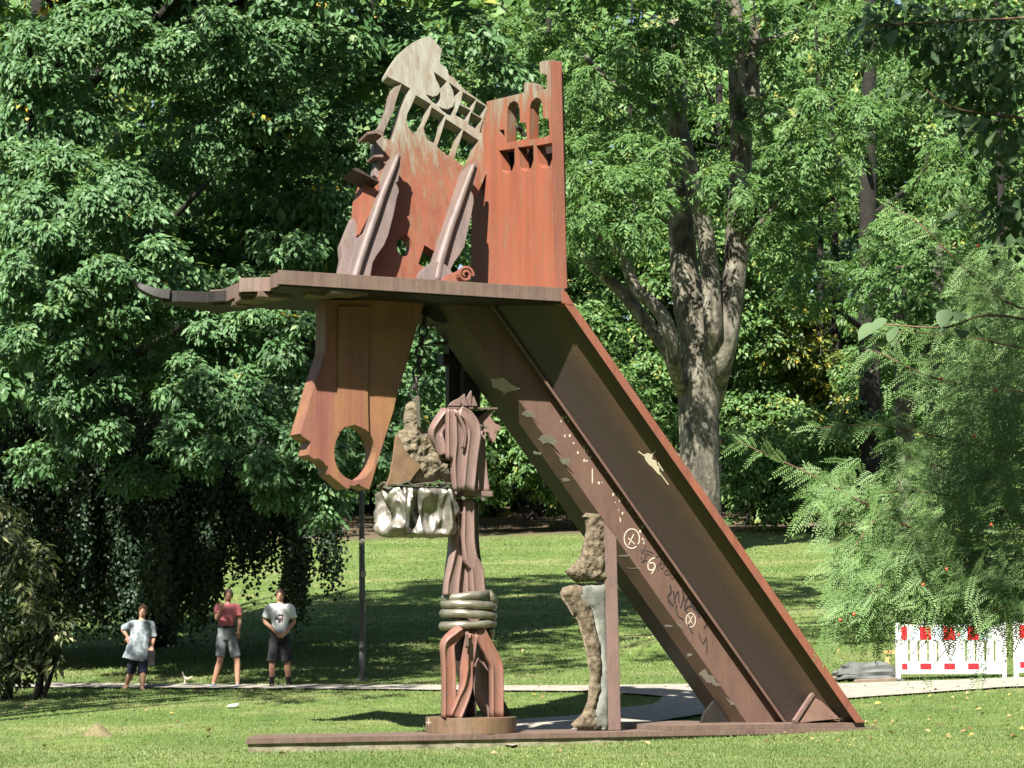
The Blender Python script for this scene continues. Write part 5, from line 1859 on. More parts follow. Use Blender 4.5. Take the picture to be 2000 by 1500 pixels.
DP = 48.6
p1, g1 = make_person("woman in a loose blue-grey tunic and navy shorts stepping onto the path, hand on hip", 268, DP, dict(
    ground=(268, 1341), head=(279, 1189), neck=(277, 1203), sl=(259, 1213, -.02), sr=(295, 1214, .03), chest=(276, 1222), waist=(272, 1250), hips=(270, 1276),
    hem=(265, 1284), kl=(257, 1306, .12), kr=(279, 1309, -.12), al=(247, 1332, .32), ar=(278, 1337, -.10), el=(240, 1223, .06), wl=(249, 1238, -.02), er=(300, 1240, .05), wr=(297, 1258, -.10),
    bulk=1.0, sleeve=.95, short=1.05, legw=.085, curl_l=.7, curl_r=1.0, hdl=(.3, -.2, -.9)),
    M['top_blue'], M['navy'], M['skin'], M['hair_red'], M['shoe_tan'], 'flared')
mb = MB()
box(mb, g1('wr') + Vector((-.06, -.10, -.33)), (.12, .02, 0), (-.03, .16, 0), (.01, 0, .27))
hbag = mb.build("handbag", M['blackcloth'], p1)
mb = MB()
tube(mb, [g1('wr') + Vector((0, -.03, -.06)), g1('er') + Vector((-.04, -.12, 0)), g1('chest') + Vector((.16, -.12, .05)), g1('neck') + Vector((.08, -.08, 0))], [.006] * 4, 6)
mb.build("bag_strap", M['blackcloth'], hbag)
p2, g2 = make_person("person in a pink T-shirt and washed grey denim shorts standing with one forearm raised", 441, DP + .3, dict(
    ground=(441, 1342), head=(446, 1164), neck=(445, 1177), sl=(426, 1187, -.05), sr=(463, 1188, .03), chest=(444, 1196), waist=(442, 1218), hips=(442, 1240), hem=(441, 1226),
    kl=(430, 1290, -.04), kr=(463, 1290, .02), al=(417, 1335, .02), ar=(464, 1336, -.02), el=(423, 1209, -.16), wl=(432, 1192, -.34), er=(468, 1212, .08), wr=(466, 1234, .02),
    bulk=.95, sleeve=.62, short=.86, curl_l=1.0, curl_r=.5, hdl=(.1, -.3, .9)),
    M['top_pink'], M['denim'], M['skin_tan'], M['hair_brown'], M['shoe_blue'], 'tee')
mb = MB()
hp = g2('waist').lerp(g2('hips'), .3)
ringp = [hp + Vector((.163 * math.cos(t), .128 * math.sin(t), 0)) for t in np.linspace(0, 2 * math.pi, 28, endpoint=False)]
sweep(mb, ringp, [(-.008, -.018), (.008, -.018), (.008, .018), (-.008, .018)], ZV, closed=True)
mb.build("belt", M['blackcloth'], p2)
p3, g3 = make_person("person in a white printed T-shirt, black shorts and black socks with hands held together", 547, DP - .1, dict(
    ground=(547, 1343), head=(547, 1164), neck=(547, 1177), sl=(525, 1188, 0), sr=(568, 1188, 0), chest=(547, 1197), waist=(547, 1222), hips=(546, 1246), hem=(548, 1238),
    kl=(532, 1294, -.02), kr=(561, 1294, -.02), al=(531, 1337, 0), ar=(564, 1337, 0), el=(517, 1214, .02), wl=(541, 1238, -.19), er=(574, 1215, .02), wr=(558, 1238, -.20),
    bulk=1.0, sleeve=.75, short=1.0, legw=.105, curl_l=.9, curl_r=.9, hdl=(.7, -.2, -.35), hdr=(-.7, -.25, -.35), hnl=(0, 1, 0), hnr=(0, 1, 0), socks=True),
    M['top_white'], M['blackcloth'], M['skin_tan'], M['hair_brown'], M['blackcloth'], 'tee')
ch = g3('chest')
for (dx, dz, w_, h_, mt) in ((-.045, -.10, .035, .05, 'print'), (.0, -.14, .03, .045, 'print'), (.05, -.09, .022, .075, 'print_red'), (.015, -.05, .05, .02, 'print'), (-.03, -.04, .02, .02, 'top_blue')):
    mb = MB()
    c_ = ch + Vector((dx, -.139 + abs(dx) * .25, dz))
    V = []
    for k_ in range(9):
        a = 2 * math.pi * k_ / 9
        r_ = 1 + .35 * math.sin(k_ * 2.3 + dx * 90)
        V.append(c_ + Vector((math.cos(a) * w_ * r_, 0, math.sin(a) * h_ * r_)))
    plate(mb, V, [], (0, .03, 0))
    mb.build("shirt_print", M[mt], root_parts[p3.name])
# ------------------------------------------------------------------ plinth, lamp pole, barrier, slabs, small things
pl_ = empty("concrete_plinth", udz(0, .6, ZBEAM - .075), "long low mossy concrete plinth under the sculpture's steel base rail", "plinth")
mb = MB()
n_ = 40
V, Fc = [], []
for i in range(n_ + 1):
    u = uL + .04 + (uR - uL - .45) * i / n_
    for (d, z) in ((.03 + .02 * mnoise.noise(Vector((u * 2, 1, 1))), ZBEAM - .078), (.02 + .03 * mnoise.noise(Vector((u * 1.5, 5, 1))), ZBEAM - .6), (1.28, ZBEAM - .6), (1.28, ZBEAM - .078)):
        V.append(udz(u + (.75 * (1 - i / n_) if d > 1 else 0), d, z))
for i in range(n_):
    for j in range(4):
        a, b = i * 4 + j, i * 4 + (j + 1) % 4
        Fc.append((a, b, b + 4, a + 4))
Fc += [(3, 2, 1, 0), tuple(n_ * 4 + j for j in range(4))]
mb.add(V, Fc)
mb.build("concrete_block", M['concrete'], pl_)

# pole
pb = on_ground(707, 1330)
po = empty("lamp_pole", pb, "slim dark-grey metal pole on the lawn right behind the hanging plate", "pole")
mb = MB()
tp_ = at_y(705.5, 930, pb.y)
tube(mb, [pb + Vector((0, 0, -.2)), pb + Vector((-.005, 0, 1.6)), Vector((tp_.x, tp_.y, tp_.z))], [.062, .058, .044], 14)
mb.build("shaft", M['lamp_pole'], po, smooth=True)
mb = MB()
ball(mb, tp_ + Vector((0, 0, .0)), .045, .045, .03)
mb.build("cap", M['lamp_pole'], po, smooth=True)
mb = MB()
tube(mb, [pb + Vector((0, 0, -.05)), pb + Vector((0, 0, .05))], [.12, .10], 14)
mb.build("foot", M['lamp_pole'], po)
for (px_, py_, w_, h_) in ((710, 1121, .09, .10), (713, 1186, .04, .18), (706, 1058, .10, .12)):
    c_ = at_y(px_, py_, pb.y - .064)
    mb = MB()
    V = [c_ + Vector((w_ * .5 * sx, .004 if abs(sx) > .5 else -.004, h_ * .5 * sz)) for sx, sz in ((-1, -1), (0, -1.1), (1, -.9), (1, 1), (0, .9), (-1, 1.05))]
    plate(mb, V, [], (0, .02, 0))
    mb.build("sticker", M['greypaint'], po)


# plastic barrier
def barrier(px, pyb, ang, label):
    b = on_ground(px, pyb)
    e = empty("barrier_panel", b, label, "barrier", "red and white plastic barrier panels")
    dx = Vector((math.cos(ang), math.sin(ang), 0))
    dn = Vector((-math.sin(ang), math.cos(ang), 0))
    hz = lambda u, z, d=0.0: b + dx * u + dn * d + ZV * z

    def bar(name, u0, u1, z0, z1, d=0.0, th_=.05, material='white_plastic', par=None):
        mb = MB()
        box(mb, hz(u0, z0, d), dx * (u1 - u0), dn * th_, ZV * (z1 - z0))
        o = mb.build(name, M[material], par or e)
        return o
    W = 2.0
    bar("side_post", 0, .075, .0, 1.02)
    bar("side_post", W - .075, W, .0, 1.02)
    tb_ = bar("top_board", .076, W - .076, .70, .98)
    bb_ = bar("bottom_board", .076, W - .076, .12, .34)
    u = .085
    for k in range(11):
        bar("slat", u, u + .128, .34, .70, .005, .035)
        u += .1725
    bar("mid_rail", .8, 1.2, .345, .695, -.004, .008)
    x = .10
    for k in range(9):
        w = .10 if k in (0,) else .20
        m_ = 'red_foil' if k % 2 == 0 else 'pale_foil'
        if x + w < W - .09:
            bar("reflector", x, x + w, .715, .945, -.004, .004, m_, tb_)
            bar("reflector", x, x + w, .20, .305, -.004, .004, m_, bb_)
        x += w + (.02 if k % 2 == 0 else .012)
    for u in (.45, .68, 1.35, 1.58):
        bar("lamp_lug", u, u + .06, .98, 1.08, par=tb_)
    for u in (.02, W - .10):
        mb = MB()
        box(mb, hz(u, -.03, -.2), dx * .08, dn * .45, ZV * .06)
        mb.build("foot", M['slab'], e)
    return e


barrier(1751, 1330, math.radians(8), "plastic barrier panel with red and white reflectors by the path, left one")
barrier(1982, 1327, math.radians(10), "plastic barrier panel at the very right edge, next to the other one")

# grey tarred slabs stacked on boards
sb = on_ground(1690, 1330)
cols = [((1648, 1738), 1291, 1309, .55, .0), ((1632, 1748), 1303, 1318, .35, -.1), ((1628, 1750), 1316, 1327, .2, -.2)]
labs = ["topmost grey rubbery slab of the pile beside the barrier", "middle grey rubbery slab of the pile beside the barrier", "lowest grey rubbery slab of the pile beside the barrier, on the boards"]
for ((xa, xb), y0, y1, z, dy), lb in zip(cols, labs):
    Yb = sb.y + .5 + dy
    a, b = at_y(xa, y0, Yb), at_y(xb, y1, Yb)
    th_ = abs(a.z - b.z) * .85
    V, Fc = [], []
    nx_, ny_ = 16, 8
    for s_ in (1, 0):
        for i in range(nx_ + 1):
            for j in range(ny_ + 1):
                u, v = i / nx_, j / ny_
                w = Vector((a.x + (b.x - a.x) * u, Yb - .55 + v * 1.0, b.z + (th_ if s_ else 0)))
                ed = min(u, 1 - u, v, 1 - v)
                k_ = 1 if ed > .02 else .6
                w += Vector((.06 * mnoise.noise(w * 3.1), .08 * mnoise.noise(w * 2.7 + Vector((4, 4, 4))), (.05 * mnoise.noise(Vector((w.x * 2.2, w.y * 2, 7 + dy))) - (.05 if ed < .1 else 0) * s_)))
                V.append(w)
    m_ = (nx_ + 1) * (ny_ + 1)
    for i in range(nx_):
        for j in range(ny_):
            q = i * (ny_ + 1) + j
            Fc.append((q, q + 1, q + ny_ + 2, q + ny_ + 1))
            Fc.append((q + m_, q + ny_ + 1 + m_, q + ny_ + 2 + m_, q + 1 + m_))
    for i in range(nx_):
        for j in (0, ny_):
            q = i * (ny_ + 1) + j
            Fc.append((q, q + ny_ + 1, q + ny_ + 1 + m_, q + m_))
    for j in range(ny_):
        for i in (0, nx_):
            q = i * (ny_ + 1) + j
            Fc.append((q, q + 1, q + 1 + m_, q + m_))
    mb = MB().add(V, Fc)
    o = mb.build("rubber_slab", M['slab'], None, org=Vector(((a.x + b.x) / 2, Yb, b.z)))
    tag(o, lb, "slab", "pile of grey slabs")
for (xa, ya, xb, yb, dy, lb) in ((1626, 1327, 1700, 1326, -.3, "weathered flat board lying under the slab pile's left end"), (1668, 1334, 1752, 1330, -.4, "weathered flat board lying in front of the slab pile")):
    a, b = on_ground(xa, ya + 3), on_ground(xb, yb + 3)
    mb = MB()
    box(mb, a + Vector((0, 0, -.02)), b - a, Vector((.05, .3, .01)), ZV * .09)
    tag(mb.build("board", M['old_timber'], None, org=a), lb, "board")
# yellow timber frame behind the barrier
tb = on_ground(1740, 1322)
a = at_y(1730, 1274, tb.y + .9)
t = empty("timber_frame", Vector((a.x, a.y, ghf(a.x, a.y))), "fresh yellow timber rail on a post behind the left barrier panel", "timber")
mb = MB()
box(mb, at_y(1728, 1277, tb.y + .9), (1.25, .2, .02), (0, .05, 0), (0, 0, .06))
mb.build("rail", M['timber'], t)
mb = MB()
p_ = at_y(1733, 1291, tb.y + .85)
box(mb, Vector((p_.x - .04, p_.y, ghf(p_.x, p_.y) - .05)), (.09, 0, 0), (0, .05, 0), (0, 0, p_.z - ghf(p_.x, p_.y) + .12))
mb.build("post", M['timber'], t)
# fallen stick, scrap of paper, molehill
a, b, c_ = on_ground(361, 1337), on_ground(359, 1333), on_ground(371, 1334)
mb = MB()
tube(mb, [a + Vector((0, 0, .02)), at_y(361, 1325, a.y), at_y(356, 1312, a.y)], [.02, .016, .01], 6)
tube(mb, [at_y(360, 1322, a.y), at_y(366, 1326, a.y - .1), at_y(376, 1321, a.y - .15)], [.02, .018, .008], 6)
tag(mb.build("stick", simple("bleached_stick", (.55, .46, .34), .8, .2), None, org=a), "pale forked stick lying on the path between the woman and the pink shirt", "stick")
a = on_ground(454, 1383)
mb = MB()
plate(mb, [a + Vector((x, y, .02 + z)) for x, y, z in ((-.09, -.04, 0), (.08, -.06, .02), (.10, .05, .05), (-.06, .06, .03))], [], (0, 0, .006))
tag(mb.build("paper_scrap", simple("white_paper", (.75, .75, .75), .8, .05), None, org=a), "small scrap of white paper on the sunny grass", "litter")
a = on_ground(191, 1432)
mb = MB()
V, Fc = [], []
for i in range(9):
    for j in range(18):
        r = .30 * i / 8
        t_ = 2 * math.pi * j / 18
        x, y = r * math.cos(t_), r * math.sin(t_)
        z = .16 * math.exp(-(r / .15) ** 2) - .02 + .03 * mnoise.noise(Vector((x * 14, y * 14, 2)))
        V.append((a.x + x, a.y + y, ghf(a.x + x, a.y + y) + z))
for i in range(8):
    for j in range(18):
        Fc.append((i * 18 + j, i * 18 + (j + 1) % 18, (i + 1) * 18 + (j + 1) % 18, (i + 1) * 18 + j))
mb.add(V, Fc)
tag(mb.build("molehill", simple("dry_soil", (.13, .11, .055), .95, .35, scale=20, bumpd=.03), None, org=a, smooth=True), "little heap of dry soil in the grass at the lower left", "molehill")

# ------------------------------------------------------------------ paint and scribbles on the leg (thin strips just proud of the steel)
def on_tri(px, py, pts, lift=.004):
    a, b, c_ = pts
    n = (b - a).cross(c_ - a).normalized()
    if n.dot(CAM - a) < 0:
        n = -n
    return on_plane(px, py, a + n * lift, n), n


def face_pts(q0, q1):
    t0, b0_ = ridge(*q0)
    t1, _ = ridge(*q1)
    return t0, b0_, t1


FACE_CH = face_pts((1348, .83), (1273, .83))
FACE_SIDE = face_pts((1273, .828), (1243, 1.02))
FACE_WEB = face_pts((1349, .74), (1489, .20))


def stroke(mb, seq, face, w=.012, lift=.004):
    P = [on_tri(px, py, face, lift) for px, py in seq]
    n = P[0][1]
    sweep(mb, smooth_path([p for p, _ in P], 3), [(-1, -.0012 / w), (1, -.0012 / w), (1, .0012 / w), (-1, .0012 / w)], n, [w] * (3 * (len(P) - 1) + 1))


def blot(mb, seq, face, lift=.003):
    P = [on_tri(px, py, face, lift) for px, py in seq]
    plate(mb, [p for p, _ in P], [], -P[0][1] * .002)


def rough_edge(seq, k=4, amp=2.6):
    out = []
    n = len(seq)
    for i in range(n):
        a, b = seq[i], seq[(i + 1) % n]
        L = math.hypot(b[0] - a[0], b[1] - a[1])
        for j in range(k):
            t = j / k
            x, y = a[0] + (b[0] - a[0]) * t, a[1] + (b[1] - a[1]) * t
            q = mnoise.noise_vector(Vector((x * .35, y * .35, 1.7)))
            out.append((x + q.x * amp, y + q.y * amp))
    return out


g6 = lambda x, y: (1200 + x / 4.839, 1020 + y / 4.839)
mb = MB()
circ1 = [g6(165 + 72 * math.cos(t) * 1, 155 + 92 * math.sin(t)) for t in np.linspace(.9, .9 + 6.0, 18)]
stroke(mb, circ1, FACE_CH, .009)
stroke(mb, P1([(185, 112), (160, 160), (135, 215)], g6), FACE_CH, .008)
stroke(mb, P1([(130, 150), (160, 178), (195, 208)], g6), FACE_CH, .008)
mb.build("graffiti", M['chalk'], sc)
mb = MB()
stroke(mb, P1([(388, 335), (345, 352), (318, 400), (325, 445), (360, 450), (385, 420), (370, 385), (335, 385), (312, 375)], g6), FACE_CH, .010)
stroke(mb, P1([(385, 430), (362, 470), (348, 490)], g6), FACE_CH, .008)
mb.build("graffiti", M['chalk'], sc)
mb = MB()
stroke(mb, [g6(722 + 44 * math.cos(t), 925 + 66 * math.sin(t)) for t in np.linspace(0, 6.25, 16)], FACE_CH, .007)
stroke(mb, P1([(700, 880), (722, 930), (735, 955)], g6), FACE_CH, .006)
stroke(mb, P1([(740, 885), (718, 925), (700, 960)], g6), FACE_CH, .006)
mb.build("graffiti", M['chalk'], sc)
mb = MB()
for seq in ([(245, 250), (262, 300), (275, 250), (290, 305)], [(285, 195), (300, 265), (340, 280), (375, 300)], [(250, 330), (275, 380), (290, 335), (310, 300), (350, 320)], [(380, 340), (420, 320), (440, 370), (400, 420), (420, 460)], [(430, 380), (470, 400), (450, 440), (430, 420), (445, 385)], [(490, 450), (520, 480), (500, 500), (475, 480), (490, 450)], [(540, 480), (570, 510), (545, 535), (525, 510), (540, 480)], [(590, 500), (600, 550), (640, 590)], [(255, 380), (300, 360), (330, 400)]):
    stroke(mb, P1(seq, g6), FACE_CH, .005)
mb.build("graffiti", M['marker'], sc)
mb = MB()
for seq, w_ in (([(525, 595), (535, 660), (505, 700), (520, 745)], .013), ([(510, 740), (560, 790)], .016), ([(560, 650), (570, 760)], .012), ([(600, 650), (570, 730), (590, 800)], .010), ([(605, 650), (610, 760)], .010), ([(640, 640), (655, 700), (625, 810)], .010), ([(645, 650), (675, 780)], .010), ([(700, 700), (665, 790), (690, 860)], .013), ([(690, 710), (770, 800), (870, 940), (845, 1000)], .011), ([(660, 830), (720, 790), (790, 860), (800, 900)], .013), ([(720, 760), (760, 830)], .013), ([(580, 800), (600, 880), (650, 920)], .010), ([(690, 960), (740, 1050)], .010), ([(800, 1050), (835, 1150), (870, 1090), (872, 1240)], .008)):
    stroke(mb, P1(seq, g6), FACE_CH, w_)
mb.build("graffiti", M['marker'], sc)
# cream splash on the web
mb = MB()
h6 = lambda x, y: (900 + x / 3, 560 + y / 3)
blot(mb, P1([(1070, 985), (1095, 975), (1125, 985), (1120, 1010), (1145, 1020), (1150, 1045), (1165, 1060), (1160, 1080), (1175, 1110), (1150, 1085), (1130, 1060), (1105, 1045), (1085, 1020)], h6), FACE_WEB)
for seq in ([(1075, 990), (1040, 965)], [(1120, 985), (1140, 965)], [(1140, 1050), (1180, 1110), (1217, 1160)], [(1120, 1050), (1150, 1085), (1165, 1100)], [(1155, 1030), (1185, 1080)]):
    stroke(mb, P1(seq, h6), FACE_WEB, .008)
mb.build("paint_splash", M['cream'], sc)
mb = MB()
r_ = random.Random(5)
for _ in range(46):
    px_ = r_.uniform(1095, 1260)
    f_ = (px_ - 1105) / (1348 - 1105 + 1)
    py_ = 840 + (px_ - 1110) * 1.36 + r_.uniform(-38, 22)
    s_ = r_.uniform(.8, 2.6)
    blot(mb, [(px_ + s_ * math.cos(t), py_ + s_ * 1.5 * math.sin(t)) for t in (0, 1.2, 2.5, 3.7, 5)], FACE_CH)
for seq in ([(1157, 915), (1157, 944)], [(1207, 966), (1211, 980)], [(1211, 1011), (1212, 1020)], [(1140, 870), (1142, 880)]):
    stroke(mb, seq, FACE_CH, .009)
mb.build("paint_spots", M['chalk'], sc)["kind"] = "stuff"
mb = MB()
for seq in ([(960, 740), (985, 738), (1000, 752), (1015, 760), (995, 764), (985, 772), (978, 762), (962, 754)],):
    blot(mb, rough_edge(seq), FACE_SIDE)
    mb.build("paint_patch", M['greypaint'], sc)
for seq in ([(1020, 800), (1040, 803), (1050, 816), (1028, 818), (1018, 812)], [(1055, 845), (1075, 842), (1090, 862), (1085, 875), (1070, 868), (1060, 872), (1048, 856)], [(1090, 895), (1110, 890), (1118, 905), (1100, 912)], [(1040, 880), (1060, 884), (1056, 890), (1040, 886)], [(1095, 935), (1108, 930), (1114, 940), (1100, 944)],
            [(1205, 1084), (1235, 1082), (1228, 1088), (1208, 1088)], [(1222, 1108), (1250, 1108), (1252, 1113), (1224, 1111)], [(1297, 1220), (1313, 1222), (1313, 1226), (1298, 1224)], [(1320, 1213), (1326, 1216), (1336, 1226), (1324, 1226)],
            [(1368, 1300), (1376, 1297), (1382, 1312), (1395, 1320), (1400, 1335), (1412, 1348), (1400, 1352), (1392, 1340), (1380, 1338), (1372, 1322), (1362, 1312)], [(1414, 1358), (1422, 1362), (1436, 1375), (1440, 1384), (1428, 1380), (1420, 1368)], [(1340, 1278), (1354, 1275), (1352, 1282), (1342, 1284)]):
    cxy = (sum(p[0] for p in seq) / len(seq), sum(p[1] for p in seq) / len(seq))
    seq = [(cxy[0] + (p[0] - cxy[0]) * .85, cxy[1] + (p[1] - cxy[1]) * .62) for p in seq]
    mb = MB()
    blot(mb, rough_edge(seq), FACE_SIDE)
    mb.build("paint_patch", M['greypaint'], sc)
# faint cross on the round base, sticks gathered at the foot of the leg
mb = MB()
cr = S(853, 1409, DF)
ang = math.asin(max(-1, min(1, (cr - cd_).dot(U_) / .625)))
for (a_, b_) in (((853, 1404), (853, 1416)), ((848, 1412), (858, 1412))):
    pa, pb_ = S(*a_, 0), S(*b_, 0)
    off = -.625 * math.cos(ang) - .003
    pa = pa + B_ * (DF + off - (pa - O_).dot(B_))
    pb_ = pb_ + B_ * (DF + off - (pb_ - O_).dot(B_))
    sweep(mb, [pa, pb_], [(-.006, -.002), (.006, -.002), (.006, .002), (-.006, .002)], -B_)
mb.build("chalk_mark", M['chalk'], fg)
ld = empty("twig_litter", S(1650, 1411, .3), "dry twigs and leaves caught at the foot of the slanting leg", "twigs")
mb = MB()
for _ in range(26):
    p_ = S(r_.uniform(1612, 1668), 1411 - r_.uniform(0, 10), r_.uniform(.15, .45))
    p_.z = max(p_.z, ZF + .01)
    e_ = p_ + Vector((r_.uniform(-.18, .18), r_.uniform(-.1, .1), r_.uniform(-.02, .07)))
    tube(mb, [p_, p_.lerp(e_, .5) + Vector((0, 0, .02)), e_], [.006, .006, .004], 5, 2)
o = mb.build("twig", M['bark_twig'], ld)
o["kind"] = "stuff"

# ------------------------------------------------------------------ yew and lime branches that reach in from the right, near the viewer
ty = ground_pt(3.75, 14.6)
yw = empty("yew_tree", ty, "yew whose feathery needle branches reach in from the right edge near the viewer", "tree")
mb = MB()
tube(mb, [ty + Vector((0, 0, -.2)), ty + Vector((.05, 0, 1.2)), ty + Vector((-.05, .1, 2.6)), ty + Vector((0, 0, 4.6))], [.22, .18, .13, .03], 10)
mb.build("trunk", M['bark_dark'], yw, smooth=True)
tw_b, tw_d, tw_n, tw_l = [], [], [], []
mbr = MB()
NB, NA, NN, NL = [], [], [], []


def twig(p, d, L, nrm, w=.031):
    """fishbone twig: two rows of flat needles"""
    d = Vector(d).normalized()
    nrm = Vector(nrm)
    s = d.cross(nrm).normalized()
    nrm = s.cross(d).normalized()
    k = max(5, int(L / .0115))
    sag = L * .22
    for i in range(k):
        t = i / k
        b = p + d * L * t - ZV * sag * t * t
        for sg in (-1, 1):
            NB.append(b)
            NA.append(s * sg * .85 + d * .55 + nrm * .12 - ZV * .1)
            NN.append(nrm)
            NL.append(w * (1 - .45 * t ** 3) * (.75 + .5 * r_.random()))
    NB.append(p + d * L - ZV * sag)
    NA.append(d - ZV * .3)
    NN.append(nrm)
    NL.append(w)


def branch(pts, R0, n, Lr, Y0=14.0):
    P = smooth_path([at_y(px, py, Y0 + dy) for px, py, dy in pts], 6)
    m = len(P)
    sweep(mbr, P, circ(5), (0, -1, 0), [R0 * (1 - .85 * i / m) for i in range(m)])
    for i in range(n):
        t = (i + r_.random()) / n
        x = t * (m - 1)
        a = int(min(x, m - 2))
        p = P[a].lerp(P[a + 1], x - a)
        d = (P[a + 1] - P[a]).normalized()
        s = Vector((-d.z, 0, d.x)) * (1 if r_.random() < .5 else -1)
        dd = d * .75 + s * r_.uniform(.3, .9) + Vector((0, r_.uniform(-.5, .5), -.25))
        twig(p, dd, r_.uniform(*Lr), Vector((r_.uniform(-.5, .5), -.9, r_.uniform(.2, 1))))


main = [
    ([(2200, 1180, .4), (1900, 1090, .2), (1720, 1000, 0), (1580, 925, -.1), (1440, 862, -.2)], .012, 60, (.06, .13)),
    ([(2200, 1080, .4), (1900, 980, .2), (1750, 960, 0), (1640, 1000, 0), (1560, 1010, 0)], .010, 44, (.06, .13)),
    ([(2200, 900, .3), (1960, 880, .1), (1820, 850, 0), (1700, 830, -.1), (1595, 836, -.1)], .010, 44, (.06, .13)),
    ([(2200, 800, .3), (1960, 760, .1), (1830, 740, 0), (1720, 690, 0), (1700, 684, 0)], .009, 34, (.09, .17)),
    ([(2200, 640, .3), (1990, 600, .1), (1880, 520, 0), (1800, 440, 0), (1740, 404, 0)], .009, 34, (.08, .16)),
    ([(2200, 520, .3), (2020, 470, .1), (1920, 420, 0), (1880, 400, 0)], .008, 24, (.08, .16)),
    ([(2200, 1120, .3), (1900, 1080, .1), (1760, 1120, 0), (1680, 1175, -.1), (1612, 1222, -.1)], .010, 52, (.08, .17)),
    ([(2100, 1150, .3), (1880, 1120, .1), (1780, 1170, 0), (1710, 1250, 0)], .008, 36, (.08, .15)),
    ([(2100, 1100, .2), (1900, 1100, 0), (1850, 1180, 0), (1840, 1240, 0)], .007, 26, (.08, .15)),
    ([(2100, 1130, .2), (1960, 1140, 0), (1930, 1220, 0), (1925, 1320, 0)], .007, 14, (.07, .13)),
    ([(2200, 700, .2), (2000, 680, 0), (1900, 660, 0), (1790, 650, 0), (1720, 645, 0)], .008, 34, (.08, .16)),
    ([(2200, 1020, .2), (2000, 960, 0), (1900, 930, 0), (1800, 900, 0), (1730, 870, 0)], .008, 36, (.09, .18)),
    ([(2200, 1180, .2), (1990, 1180, 0), (1890, 1230, 0), (1830, 1290, 0), (1800, 1336, 0)], .006, 5, (.05, .09)),
    ([(1750, 970, 0), (1690, 1040, 0), (1650, 1100, 0), (1635, 1150, 0)], .006, 26, (.09, .16)),
]
for a_ in main:
    branch(*a_)
regions = [(1900, 760, 110, 150, 170), (1880, 960, 130, 130, 220), (1780, 1080, 140, 100, 240), (1880, 1130, 110, 90, 190), (1700, 1120, 80, 80, 90), (1930, 560, 70, 90, 80), (1640, 960, 110, 60, 70), (1960, 860, 70, 260, 150), (1830, 1160, 70, 45, 70), (1690, 1180, 50, 40, 40), (1990, 1120, 60, 90, 80), (1950, 1190, 50, 40, 30), (1990, 640, 50, 220, 80)]
for (cx, cy, rx, ry, n) in regions:
    for _ in range(int(n * 1.9)):
        px_ = cx + rx * r_.gauss(0, .5)
        py_ = cy + ry * r_.gauss(0, .5)
        if px_ < 1585 + max(0, py_ - 1000) * .25 or py_ > 1250:
            continue
        p = at_y(px_, py_, 14 + r_.uniform(-.35, 1.3))
        twig(p, (r_.uniform(-1, .35), r_.uniform(-.3, .3), r_.uniform(-.9, .25)), r_.uniform(.07, .17), (r_.uniform(-.7, .3), -1, r_.uniform(-.1, .8)))
nb_ = len(NB)
quads_mesh("needles", np.array([tuple(v) for v in NB]), np.array([tuple(v) for v in NA]), np.array([tuple(v) for v in NN]), np.array(NL), np.full(nb_, .0068), M['lf_yew'], np.clip(np.repeat(rng.uniform(0, 1, nb_ // 20 + 1), 20)[:nb_] * .6 + rng.uniform(0, .37, nb_), 0, .97), parent=yw, fold=.05)
for k_ in range(7):
    p0_ = ty + Vector((0, 0, 1.6 + k_ * .42))
    px_, py_ = 2150, 1150 - k_ * 105
    tube(mbr, [p0_, p0_.lerp(at_y(px_, py_, 14.3), .5) + Vector((0, 0, .1)), at_y(px_, py_, 14.3)], [.03, .015, .009], 6)
mbr.build("branch", M['bark_twig'], yw)
bm_ = None
for (px_, py_) in ((1641, 1211), (1668, 1200), (1803, 1142), (1903, 851), (1945, 762), (1936, 1025), (1849, 1112), (1838, 740), (1872, 1240), (1910, 480)):
    mb = MB()
    ball(mb, (0, 0, 0), .0085, .0085, .0095, 8, 6)
    if bm_ is None:
        o = mb.build("berry", M['berry'], yw, smooth=True)
        bm_ = o.data
        bm_ = o.data
        for v in bm_.vertices:
            v.co += ORG[yw.name]
    else:
        o = bpy.data.objects.new("berry", bm_)
        C.objects.link(o)
        o.parent = yw
    o.location = at_y(px_, py_, 13.6) - ORG[yw.name]

# lime: a few big pale leaves on a thin branch
tl = ground_pt(3.5, 11.2)
lt = empty("lime_tree", tl, "lime tree beyond the right edge with big pale leaves hanging into the upper right corner", "tree")
mb = MB()
tube(mb, [tl + Vector((0, 0, -.2)), tl + Vector((.1, 0, 2.2)), tl + Vector((0, .1, 4.6)), tl + Vector((.1, 0, 6.5))], [.2, .17, .12, .05], 10)
mb.build("trunk", M['bark_dark'], lt, smooth=True)
mb = MB()
Lb = [[(2500, 300, .1), (2100, 240, 0), (1950, 226, 0), (1850, 205, 0), (1780, 150, 0)], [(2500, 700, .1), (2100, 640, 0), (1930, 615, 0), (1850, 640, 0), (1715, 632, 0)], [(2500, 20, .1), (2100, 30, 0), (1900, 40, 0), (1690, 50, 0)]]
for seq in Lb:
    P = [at_y(px, py, 12 + dy) for px, py, dy in seq]
    tube(mb, P, [.008, .006, .005, .004] + ([.003] if len(P) > 4 else []), 6)
    tr_ = tl + Vector((.05, 0, max(2, P[0].z - tl.z - .3)))
    tube(mb, [tr_, tr_.lerp(P[0], .6) + Vector((0, 0, .1)), P[0]], [.03, .015, .008], 6)
mb.build("branch", M['bark_twig'], lt, smooth=True)
fl = [px_blob(p[0], p[1], 12.4, p[2], p[3], depth=.25) for p in ((1900, 80, 90, 50), (1960, 170, 70, 60), (1830, 60, 60, 30), (1990, 280, 60, 50), (1750, 40, 60, 22), (1900, 170, 50, 30), (2000, 60, 80, 70), (1985, 420, 40, 40))]
